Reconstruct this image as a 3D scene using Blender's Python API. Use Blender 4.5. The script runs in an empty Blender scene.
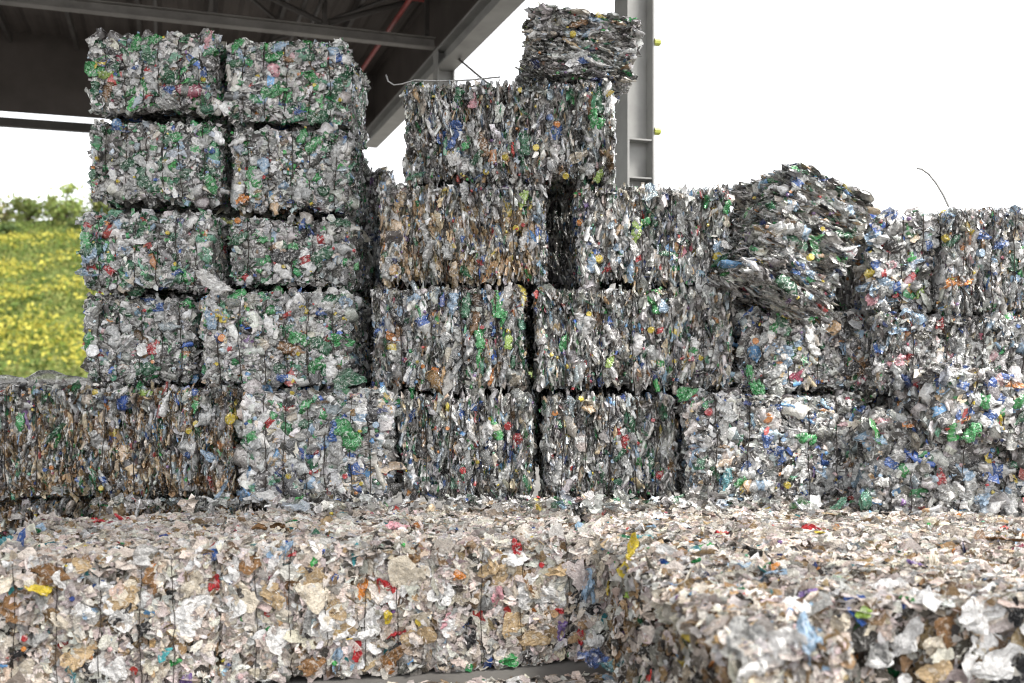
import bpy, math, random
import numpy as np
from mathutils import Matrix, Vector
rng = np.random.default_rng(11)
random.seed(5)
R = math.radians
SC = bpy.context.scene
COL = SC.collection
F, CX, HY, CAMZ = 995.6, 512.0, 360.0, 1.75      # lens in pixels, image centre, horizon row, eye height


def at(px, py, d):
    return Vector(((px - CX) / F * d, d, CAMZ - (py - HY) / F * d))


def tag(o, label=None, cat=None, group=None, kind=None):
    if label: o['label'] = label
    if cat: o['category'] = cat
    if group: o['group'] = group
    if kind: o['kind'] = kind
    return o


def empty(name, loc=(0, 0, 0), rot=(0, 0, 0)):
    o = bpy.data.objects.new(name, None)
    o.location = loc
    o.rotation_euler = rot
    o.empty_display_size = .1
    COL.objects.link(o)
    return o


# ------------------------------------------------------------------ materials
def new_mat(name):
    m = bpy.data.materials.new(name)
    m.use_nodes = True
    nt = m.node_tree
    b = nt.nodes['Principled BSDF']
    return m, nt, b


def N(nt, typ, **kw):
    n = nt.nodes.new(typ)
    for k, v in kw.items():
        if k in n.inputs.keys():
            n.inputs[k].default_value = v
        else:
            setattr(n, k, v)
    return n


def scrap_mat(name, bump, scale, spec, lo, hi, coat=0.0, transl=0.0, clear=1.0, dirt=.5, label=.5, gloss=0.0):
    """every scrap carries its own colour and roughness on its faces; dirt and creases come from noise"""
    m, nt, b = new_mat(name)
    L = nt.links.new
    a = N(nt, 'ShaderNodeAttribute', attribute_name='col')
    tc = N(nt, 'ShaderNodeTexCoord')
    n1 = N(nt, 'ShaderNodeTexNoise', Scale=scale, Detail=4.0, Roughness=.65, Distortion=.6)
    L(tc.outputs['Object'], n1.inputs['Vector'])
    rp = N(nt, 'ShaderNodeMapRange')
    rp.inputs['From Min'].default_value = .32
    rp.inputs['From Max'].default_value = .66
    rp.inputs['To Min'].default_value = lo
    rp.inputs['To Max'].default_value = hi
    L(n1.outputs['Fac'], rp.inputs['Value'])
    mu = N(nt, 'ShaderNodeVectorMath', operation='SCALE')
    L(a.outputs['Color'], mu.inputs[0])
    L(rp.outputs['Result'], mu.inputs['Scale'])
    # torn labels, print and dried dirt break up every scrap
    n3 = N(nt, 'ShaderNodeTexNoise', Scale=scale * .95, Detail=2.0, Roughness=.5, Distortion=2.0)
    ofs = N(nt, 'ShaderNodeVectorMath', operation='ADD')
    ofs.inputs[1].default_value = (3.7, 9.1, 5.3)
    L(tc.outputs['Object'], ofs.inputs[0])
    L(ofs.outputs[0], n3.inputs['Vector'])
    r3 = N(nt, 'ShaderNodeValToRGB')
    e = r3.color_ramp.elements
    e[0].position, e[0].color = .33, (1, 1, 1, 1)
    e[1].position, e[1].color = .40, (0, 0, 0, 1)
    L(n3.outputs['Fac'], r3.inputs['Fac'])
    r4 = N(nt, 'ShaderNodeValToRGB')
    e = r4.color_ramp.elements
    e[0].position, e[0].color = .575, (0, 0, 0, 1)
    e[1].position, e[1].color = .63, (1, 1, 1, 1)
    L(n3.outputs['Fac'], r4.inputs['Fac'])
    dk = N(nt, 'ShaderNodeMath', operation='MULTIPLY')
    dk.inputs[1].default_value = dirt
    L(r3.outputs['Color'], dk.inputs[0])
    wh = N(nt, 'ShaderNodeMath', operation='MULTIPLY')
    wh.inputs[1].default_value = label
    L(r4.outputs['Color'], wh.inputs[0])
    m1 = N(nt, 'ShaderNodeMix', data_type='RGBA')
    L(dk.outputs[0], m1.inputs['Factor'])
    L(mu.outputs['Vector'], m1.inputs['A'])
    m1.inputs['B'].default_value = (.07, .058, .045, 1)
    m2 = N(nt, 'ShaderNodeMix', data_type='RGBA')
    L(wh.outputs[0], m2.inputs['Factor'])
    L(m1.outputs['Result'], m2.inputs['A'])
    m2.inputs['B'].default_value = (.78, .76, .72, 1)
    L(m2.outputs['Result'], b.inputs['Base Color'])
    ro = N(nt, 'ShaderNodeMath', operation='SUBTRACT')
    ro.inputs[1].default_value = gloss
    L(a.outputs['Alpha'], ro.inputs[0])
    L(ro.outputs[0], b.inputs['Roughness'])
    if clear < 1:
        al = N(nt, 'ShaderNodeMapRange')
        al.inputs['From Min'].default_value = .26
        al.inputs['From Max'].default_value = .36
        al.inputs['To Min'].default_value = clear
        al.inputs['To Max'].default_value = 1.0
        L(a.outputs['Alpha'], al.inputs['Value'])
        L(al.outputs['Result'], b.inputs['Alpha'])
        me = N(nt, 'ShaderNodeMapRange')
        me.inputs['From Min'].default_value = .24
        me.inputs['From Max'].default_value = .38
        me.inputs['To Min'].default_value = .42
        me.inputs['To Max'].default_value = .0
        L(a.outputs['Alpha'], me.inputs['Value'])
        L(me.outputs['Result'], b.inputs['Metallic'])
    b.inputs['Specular IOR Level'].default_value = spec
    b.inputs['Coat Weight'].default_value = coat
    b.inputs['Coat Roughness'].default_value = .12
    n2 = N(nt, 'ShaderNodeTexNoise', Scale=scale * 1.9, Detail=3.0, Roughness=.6, Distortion=1.2)
    L(tc.outputs['Object'], n2.inputs['Vector'])
    bp = N(nt, 'ShaderNodeBump', Strength=bump, Distance=.022)
    L(n2.outputs['Fac'], bp.inputs['Height'])
    L(bp.outputs['Normal'], b.inputs['Normal'])
    if transl:
        t = N(nt, 'ShaderNodeBsdfTranslucent')
        L(mu.outputs['Vector'], t.inputs['Color'])
        L(bp.outputs['Normal'], t.inputs['Normal'])
        mx = N(nt, 'ShaderNodeMixShader', Fac=transl)
        L(b.outputs[0], mx.inputs[1])
        L(t.outputs[0], mx.inputs[2])
        L(mx.outputs[0], nt.nodes['Material Output'].inputs['Surface'])
    return m


def noise_mat(name, c1, c2, scale, rough=.7, bump=.3, metallic=0.0, coords='Object', detail=5.0, spec=.4, dist=.02, stretch=None):
    m, nt, b = new_mat(name)
    L = nt.links.new
    tc = N(nt, 'ShaderNodeTexCoord')
    src = tc.outputs[coords]
    if stretch:
        mp = N(nt, 'ShaderNodeMapping')
        mp.inputs['Scale'].default_value = stretch
        L(src, mp.inputs['Vector'])
        src = mp.outputs['Vector']
    n1 = N(nt, 'ShaderNodeTexNoise', Scale=scale, Detail=detail, Roughness=.6)
    L(src, n1.inputs['Vector'])
    cr = N(nt, 'ShaderNodeValToRGB')
    cr.color_ramp.elements[0].position = .3
    cr.color_ramp.elements[1].position = .7
    cr.color_ramp.elements[0].color = (*c1, 1)
    cr.color_ramp.elements[1].color = (*c2, 1)
    L(n1.outputs['Fac'], cr.inputs['Fac'])
    L(cr.outputs['Color'], b.inputs['Base Color'])
    b.inputs['Roughness'].default_value = rough
    b.inputs['Metallic'].default_value = metallic
    b.inputs['Specular IOR Level'].default_value = spec
    n2 = N(nt, 'ShaderNodeTexNoise', Scale=scale * 6, Detail=4.0)
    L(src, n2.inputs['Vector'])
    bp = N(nt, 'ShaderNodeBump', Strength=bump, Distance=dist)
    L(n2.outputs['Fac'], bp.inputs['Height'])
    L(bp.outputs['Normal'], b.inputs['Normal'])
    return m


M_PLASTIC = scrap_mat('scrap_plastic', .5, 30, .8, .55, 1.2, coat=1.0, transl=0, clear=.75, dirt=.45, label=.6, gloss=.09)
M_PAPER = scrap_mat('scrap_paper', .7, 30, .25, .6, 1.1, transl=.10, dirt=.30, label=.35)
M_WIRE = noise_mat('baling_wire', (.02, .017, .015), (.07, .055, .045), 30, rough=.5, metallic=.6)
M_BRIGHTWIRE = noise_mat('galvanised_wire', (.3, .3, .3), (.5, .5, .48), 30, rough=.4, metallic=.6)
M_STEEL = noise_mat('painted_steel', (.25, .25, .24), (.36, .36, .345), 2.2, rough=.5, bump=.08)
M_TRUSS = noise_mat('truss_paint', (.15, .14, .13), (.26, .25, .23), 2.5, rough=.6, bump=.1)
M_DARKSTEEL = noise_mat('dark_steel', (.05, .045, .042), (.085, .078, .07), 2.2, rough=.6, bump=.1)
M_CLAD = noise_mat('roof_cladding', (.075, .064, .056), (.11, .094, .084), 1.3, rough=.75, bump=.05)
M_RED = noise_mat('red_pipe_paint', (.20, .028, .024), (.30, .045, .038), 3, rough=.45, bump=.05)
M_KNOB = noise_mat('yellow_green_plastic', (.35, .4, .06), (.5, .52, .12), 8, rough=.4, bump=.05)
M_YARD = noise_mat('yard_concrete', (.085, .08, .074), (.21, .20, .185), 1.1, rough=.85, bump=.35, detail=9.0)
M_HILL = noise_mat('hill_grass', (.055, .09, .018), (.16, .19, .03), .12, rough=.9, bump=.2, coords='Object', dist=.3)


def leaf_mat(name):
    m, nt, b = new_mat(name)
    a = N(nt, 'ShaderNodeAttribute', attribute_name='col')
    nt.links.new(a.outputs['Color'], b.inputs['Base Color'])
    b.inputs['Roughness'].default_value = .7
    b.inputs['Specular IOR Level'].default_value = .2
    t = N(nt, 'ShaderNodeBsdfTranslucent')
    nt.links.new(a.outputs['Color'], t.inputs['Color'])
    mx = N(nt, 'ShaderNodeMixShader', Fac=.3)
    nt.links.new(b.outputs[0], mx.inputs[1])
    nt.links.new(t.outputs[0], mx.inputs[2])
    nt.links.new(mx.outputs[0], nt.nodes['Material Output'].inputs['Surface'])
    return m


M_LEAF = leaf_mat('leaf')
M_BARK = noise_mat('bark', (.05, .035, .025), (.11, .085, .06), 9, rough=.9, bump=.5)


# ------------------------------------------------------------------ mesh assembly
class MB:
    """collects vertex / quad arrays with a face colour (rgb + roughness) and builds ONE mesh"""
    def __init__(s):
        s.v, s.f, s.c, s.n, s.sm = [], [], [], 0, []

    def add(s, v, f, c=None, smooth=False):
        v = np.asarray(v, np.float32).reshape(-1, 3)
        f = np.asarray(f, np.int64)
        s.v.append(v)
        s.f.append(f + s.n)
        if c is None: c = (.5, .5, .5, .5)
        c = np.asarray(c, np.float32)
        if c.ndim == 1: c = np.tile(c, (len(f), 1))
        s.c.append(c)
        s.sm.append(np.full(len(f), smooth))
        s.n += len(v)

    def box(s, p0, p1, M=None):
        x0, y0, z0 = p0
        x1, y1, z1 = p1
        v = np.array([(x, y, z) for z in (z0, z1) for y in (y0, y1) for x in (x0, x1)], np.float32)
        if M is not None:
            v = v @ np.array(M.to_3x3()).T + np.array(M.translation)
        s.add(v, [(0, 2, 3, 1), (4, 5, 7, 6), (0, 1, 5, 4), (2, 6, 7, 3), (0, 4, 6, 2), (1, 3, 7, 5)])

    def tube(s, pts, r, seg=6, closed=False, taper=None):
        pts = np.asarray(pts, float)
        n = len(pts)
        if closed:
            t = np.roll(pts, -1, 0) - np.roll(pts, 1, 0)
        else:
            t = np.gradient(pts, axis=0)
        t /= np.linalg.norm(t, axis=1)[:, None] + 1e-9
        up = np.array([.31, .17, .93])
        a = np.cross(t, up)
        a /= np.linalg.norm(a, axis=1)[:, None] + 1e-9
        b = np.cross(t, a)
        th = np.arange(seg) / seg * 2 * np.pi
        rr = np.full(n, r) if taper is None else np.asarray(taper)
        V = pts[:, None] + rr[:, None, None] * (np.cos(th)[None, :, None] * a[:, None] + np.sin(th)[None, :, None] * b[:, None])
        m = n if closed else n - 1
        f = []
        for i in range(m):
            j = (i + 1) % n
            for k in range(seg):
                l = (k + 1) % seg
                f.append((i * seg + k, i * seg + l, j * seg + l, j * seg + k))
        s.add(V.reshape(-1, 3), f, smooth=True)
        if not closed:
            for e, rev in ((0, True), (n - 1, False)):
                c = len(pts)
                vv = np.vstack([V[e], pts[e][None]])
                ff = [(k, (k + 1) % seg, seg, seg) for k in range(seg)]
                s.add(vv, ff)

    def build(s, name, mat, parent=None):
        v = np.concatenate(s.v)
        f = np.concatenate(s.f)
        c = np.concatenate(s.c)
        sm = np.concatenate(s.sm)
        tri = f[:, 2] == f[:, 3]
        me = bpy.data.meshes.new(name)
        tot = np.where(tri, 3, 4)
        st = np.concatenate([[0], np.cumsum(tot)[:-1]])
        keep = np.ones(f.shape, bool)
        keep[tri, 3] = False
        me.vertices.add(len(v))
        me.vertices.foreach_set('co', v.ravel())
        me.loops.add(int(tot.sum()))
        me.loops.foreach_set('vertex_index', f[keep].astype(np.int32))
        me.polygons.add(len(f))
        me.polygons.foreach_set('loop_start', st.astype(np.int32))
        me.polygons.foreach_set('use_smooth', sm)
        me.update(calc_edges=True)
        at_ = me.attributes.new('col', 'FLOAT_COLOR', 'FACE')
        at_.data.foreach_set('color', c.astype(np.float32).ravel())
        me.materials.append(mat)
        o = bpy.data.objects.new(name, me)
        COL.objects.link(o)
        if parent: o.parent = parent
        return o


# ------------------------------------------------------------------ scrap prototypes (unit size, L x W x T)
def tri_wave(x):
    return 2 * np.abs(x - np.floor(x + .5)) * 2 - 1


def grid_faces(nu, nv):
    i, j = np.meshgrid(np.arange(nu - 1), np.arange(nv - 1), indexing='ij')
    a = (i * nv + j).ravel()
    return np.stack([a, a + nv, a + nv + 1, a + 1], 1)


def sheet(nu, nv, folds=3, amp=.5):
    u, v = np.meshgrid(np.linspace(-.5, .5, nu), np.linspace(-.5, .5, nv), indexing='ij')
    p = np.stack([u * np.sqrt(1 - 1.7 * v * v), v * np.sqrt(1 - 1.7 * u * u)], -1)
    p += rng.normal(0, .32, p.shape) * np.array([1 / (nu - 1), 1 / (nv - 1)]) * .8
    # ragged outline
    ang = np.arctan2(v, u)
    k = 1 + .22 * np.sin(2 * ang + rng.uniform(0, 7)) + .14 * np.sin(3 * ang + rng.uniform(0, 7)) + .1 * np.sin(5 * ang + rng.uniform(0, 7))
    p = p * k[..., None]
    z = np.zeros_like(u)
    for q in range(folds):
        th = rng.uniform(0, np.pi)
        f = rng.uniform(.6, 1.4) * (1 + .6 * q)
        z += tri_wave((u * np.cos(th) + v * np.sin(th)) * f + rng.uniform()) * amp / (1 + .8 * q)
    z += rng.normal(0, .10, z.shape)
    return np.stack([p[..., 0], p[..., 1], z * .6], -1).reshape(-1, 3)


def bottle(seg, rings, crush=1.0):
    t = np.linspace(0, 1, rings)
    th = np.arange(seg) / seg * 2 * np.pi
    prof = np.interp(t, [0, .04, .12, .35, .55, .66, .80, .86, .93, .95, 1], [.36, .45, .5, .47, .5, .48, .22, .15, .13, .17, .17])
    prof = prof * (1 + .05 * np.sin(t * 40 + rng.uniform(0, 6)) * (t < .65))
    ph = rng.uniform(0, 6, 4)
    bend = .12 * np.sin(t * 3 + ph[0]) * crush
    bz = .25 * np.sin(t * 4 + ph[1]) * crush
    dent = 1 + crush * (.14 * np.sin(5 * t[:, None] * 3 + 2 * th[None] + ph[2]) + .16 * np.sin(t[:, None] * 17 + 3 * th[None] + ph[3]) + rng.normal(0, .10, (rings, seg)))
    body = (t < .83)[:, None]
    dent = np.where(body, dent, 1)
    W = prof[:, None] * np.cos(th)[None] * dent + bend[:, None]
    T = prof[:, None] * np.sin(th)[None] * dent + bz[:, None]
    Lx = (t - .5)[:, None] + np.zeros((1, seg)) + np.where(body, rng.normal(0, .015, (rings, seg)), 0)
    v = np.stack([Lx, W, T], -1).reshape(-1, 3)
    v = np.vstack([v, v[:seg].mean(0)[None], v[-seg:].mean(0)[None]])
    return v


def bottle_faces(seg, rings):
    f, ring = [], []
    for i in range(rings - 1):
        for k in range(seg):
            l = (k + 1) % seg
            f.append((i * seg + k, (i + 1) * seg + k, (i + 1) * seg + l, i * seg + l))
            ring.append(i / (rings - 1))
    c0 = rings * seg
    for k in range(seg):
        l = (k + 1) % seg
        f.append((l, k, c0, c0)[::1]); ring.append(0.0)
        f.append(((rings - 1) * seg + k, (rings - 1) * seg + l, c0 + 1, c0 + 1)); ring.append(1.0)
    return np.array(f), np.array(ring)


def cap():
    th = np.arange(9) / 9 * 2 * np.pi
    rows = []
    for z, r in ((-.5, .5), (.35, .5), (.5, .42)):
        rows.append(np.stack([r * np.cos(th), r * np.sin(th), np.full(9, z)], -1))
    v = np.vstack(rows + [np.array([[0, 0, .46]])])
    f = []
    for i in range(2):
        for k in range(9):
            l = (k + 1) % 9
            f.append((i * 9 + k, i * 9 + l, (i + 1) * 9 + l, (i + 1) * 9 + k))
    for k in range(9):
        f.append((18 + k, 18 + (k + 1) % 9, 27, 27))
    return v, np.array(f)


NV = 40
P_SHEET = (np.stack([sheet(6, 5) for _ in range(NV)]), grid_faces(6, 5), None)
P_FLAKE = (np.stack([sheet(5, 5, 2, .22) for _ in range(NV)]), grid_faces(5, 5), None)
P_SLIV = (np.stack([sheet(8, 3, 3, .5) for _ in range(NV)]), grid_faces(8, 3), None)
_bf, _br = bottle_faces(7, 9)
P_BOT = (np.stack([bottle(7, 9) for _ in range(NV)]), _bf, _br)
_cv, _cf = cap()
P_CAP = (_cv[None], _cf, None)
_hf, _hr = bottle_faces(16, 22)
P_HBOT = (np.stack([bottle(16, 22, 1.0) for _ in range(14)]), _hf, _hr)
P_HSHEET = (np.stack([sheet(13, 11, 4, .5) for _ in range(14)]), grid_faces(13, 11), None)
P_HFLAKE = (np.stack([sheet(9, 9, 2, .16) for _ in range(14)]), grid_faces(9, 9), None)

# ------------------------------------------------------------------ palettes: (rgb, weight, roughness)
CLEAR = [((.70, .685, .65), 9, .24), ((.56, .555, .535), 9, .2), ((.80, .785, .745), 8, .28), ((.38, .375, .355), 6, .24),
         ((.18, .175, .165), 5, .28), ((.56, .64, .70), 7, .2), ((.70, .63, .53), 5, .34), ((.87, .86, .83), 8, .36)]
PALE = [((.84, .83, .80), 4, .4)]
DARK = [((.05, .05, .05), 3, .3), ((.09, .08, .075), 3, .4)]
GREEN = [((.025, .27, .08), 2, .25), ((.015, .14, .055), 3, .25), ((.07, .42, .10), 1.5, .25), ((.12, .36, .22), 2, .25)]
BLUE = [((.04, .13, .48), 2, .3), ((.16, .38, .68), 2, .3), ((.36, .54, .72), 3, .25), ((.04, .07, .25), 1, .3)]
BROWN = [((.24, .13, .05), 2, .3), ((.36, .22, .10), 2, .3), ((.15, .085, .04), 1, .3)]
TAN = [((.62, .45, .26), 3, .38), ((.54, .35, .17), 2, .38), ((.70, .56, .38), 2, .38)]
HOT = [((.48, .05, .04), 2, .38), ((.60, .24, .06), 1.5, .38), ((.66, .52, .08), 1.6, .38), ((.40, .08, .13), 1, .38), ((.24, .13, .32), .6, .38), ((.65, .42, .42), 1, .38)]
TEAL = [((.06, .30, .33), 1, .3)]
P_WHITE = [((.83, .755, .68), 9, .6), ((.87, .84, .80), 8, .55), ((.78, .68, .585), 7, .7), ((.67, .55, .44), 2.5, .75), ((.81, .71, .63), 6, .7), ((.80, .68, .64), 3.5, .7)]
P_CARD = [((.42, .28, .15), 3, .8), ((.32, .21, .11), 2, .8), ((.52, .38, .22), 2, .8), ((.20, .14, .09), 2, .8)]
P_DARK = [((.06, .055, .05), 2, .7), ((.12, .10, .08), 2, .7), ((.26, .24, .21), 2, .7)]


def pal(*parts):
    out = []
    for p, w in parts:
        s = sum(q[1] for q in p)
        out += [(q[0], q[1] / s * w, q[2]) for q in p]
    return out


PAL = {
    'torn': pal((P_WHITE, 44), (P_CARD, 32), (P_DARK, 22), (HOT, 1), (GREEN, .5), (BLUE, .5)),  # card browns of the torn sides, mixed darker to carry shade
    'murky': pal((CLEAR[1:5], 36), (CLEAR, 30), (PALE, 5), (DARK, 20), (BLUE, 10), (GREEN, 5), (HOT, 3), (TAN, 4)),
    'plain': pal((CLEAR, 82), (PALE, 10), (DARK, 12)),
    'tower': pal((CLEAR, 38), (CLEAR[1:5], 24), (PALE, 2), (DARK, 20), (GREEN, 34), (BLUE, 4), (BROWN, 3), (HOT, 1.2)),
    'mixed': pal((CLEAR, 74), (PALE, 6), (DARK, 8), (GREEN, 11), (BLUE, 7), (BROWN, 4), (TAN, 6), (HOT, 2.6)),
    'grey': pal((CLEAR, 80), (PALE, 9), (DARK, 9), (GREEN, 6), (BLUE, 5), (BROWN, 2), (TAN, 4), (HOT, 1.6)),
    'tan': pal((CLEAR, 18), (PALE, 4), (TAN, 60), (BROWN, 6), (BLUE, 2), (GREEN, 2), (HOT, 1)),
    'brown': pal((CLEAR, 38), (TAN, 24), (BROWN, 30), (DARK, 8), (GREEN, 9), (BLUE, 2), (HOT, 1.8)),
    'light': pal((CLEAR, 70), (PALE, 18), (DARK, 5), (GREEN, 8), (BLUE, 9), (HOT, 2.6), (TAN, 5)),
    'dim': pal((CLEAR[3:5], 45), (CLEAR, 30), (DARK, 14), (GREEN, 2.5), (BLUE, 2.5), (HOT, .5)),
    'blue': pal((CLEAR, 64), (PALE, 12), (DARK, 9), (GREEN, 2), (BLUE, 8), (HOT, 2), (TAN, 4)),
    'paper': pal((P_WHITE, 84), (P_CARD, 6), (P_DARK, 6), (HOT, .7), (BLUE, .6), (GREEN, .3), (TEAL, .3), (CLEAR, 3)),
    'paperdirty': pal((P_WHITE, 70), (P_CARD, 13), (P_DARK, 8), (HOT, .8), (BLUE, .7), (GREEN, .4), (TEAL, .3), (CLEAR, 4)),
}


def pick(palname, n):
    p = PAL[palname]
    w = np.array([q[1] for q in p]); w = w / w.sum()
    idx = rng.choice(len(p), n, p=w)
    rgb = np.array([q[0] for q in p])[idx]
    ro = np.array([q[2] for q in p])[idx]
    rgb = rgb * rng.uniform(.6, 1.25, (n, 1)) * rng.uniform(.95, 1.05, (n, 3))
    return np.clip(np.column_stack([rgb, ro + rng.uniform(-.05, .12, n)]), .01, .9)


def basis(Nrm, L):
    Nrm = Nrm / (np.linalg.norm(Nrm, axis=1)[:, None] + 1e-9)
    L = L - Nrm * (L * Nrm).sum(1)[:, None]
    L = L / (np.linalg.norm(L, axis=1)[:, None] + 1e-9)
    W = np.cross(Nrm, L)
    return L, W, Nrm


def stamp(mb, proto, pos, L, W, Nn, size, cols, label_cols=None, smooth=False, capcols=None):
    V, Fc, ring = proto
    n = len(pos)
    if n == 0: return
    idx = rng.integers(0, len(V), n)
    v = V[idx] * size[:, None, :]
    flip = rng.choice([-1., 1.], n)
    v[..., 0] *= flip[:, None]
    v[..., 1] *= flip[:, None]
    w = pos[:, None] + v[..., 0:1] * L[:, None] + v[..., 1:2] * W[:, None] + v[..., 2:3] * Nn[:, None]
    nv, nf = V.shape[1], len(Fc)
    f = (Fc[None] + (np.arange(n) * nv)[:, None, None]).reshape(-1, 4)
    c = np.repeat(cols[:, None], nf, 1)
    if ring is not None and label_cols is not None:
        c = np.where(((ring > .3) & (ring < .58))[None, :, None] & (rng.uniform(size=n) < .45)[:, None, None], label_cols[:, None], c)
    if ring is not None and capcols is not None:
        c = np.where((ring > .9)[None, :, None], capcols[:, None], c)
    mb.add(w.reshape(-1, 3), f, c.reshape(-1, 4), smooth)


# ------------------------------------------------------------------ the bale
AX = {'x': np.array([1., 0, 0]), 'y': np.array([0, 1., 0]), 'z': np.array([0, 0, 1.])}
SIDES = {'front': ((0, -1, 0), (1, 0, 0), (0, 0, 1)), 'back': ((0, 1, 0), (-1, 0, 0), (0, 0, 1)),
         'left': ((-1, 0, 0), (0, -1, 0), (0, 0, 1)), 'right': ((1, 0, 0), (0, 1, 0), (0, 0, 1)),
         'top': ((0, 0, 1), (1, 0, 0), (0, 1, 0)), 'bottom': ((0, 0, -1), (1, 0, 0), (0, -1, 0))}


class Form:
    """rounded, bulging box pinched in by its wires; local coordinates, base at z = 0"""
    def __init__(s, W, D, H, wires, rad=.05, bulge=.015, gap=(.035, .04), pinch=.028):
        s.half = np.array([W - gap[0], D - .03, H - gap[1]]) / 2
        s.rad, s.bulge, s.wires, s.pinch = rad, bulge, wires, pinch
        s.ph = rng.uniform(0, 6.28, (6, 3))
        s.k = rng.uniform(2.5, 8, (6, 3)) * rng.choice([-1, 1], (6, 3))

    def surf(s, p):
        """p on the plain box (centred) -> bulged point and outward normal"""
        inner = np.clip(p, -(s.half - s.rad), s.half - s.rad)
        d = p - inner
        n = d / (np.linalg.norm(d, axis=1)[:, None] + 1e-9)
        q = inner + n * s.rad
        b = np.zeros(len(p))
        for k, ph in zip(s.k, s.ph):
            b += np.sin((q * k).sum(1) + ph.sum()) / 2.4
        b = b * s.bulge
        for x in s.wires:
            b -= s.pinch * np.exp(-((q[:, 0] - x) / .03) ** 2) * (1 - np.abs(n[:, 0]))
        q = q + n * b[:, None]
        q[:, 2] += s.half[2] + .012
        return q, n


PIECES = 0
BALES = {}


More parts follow.
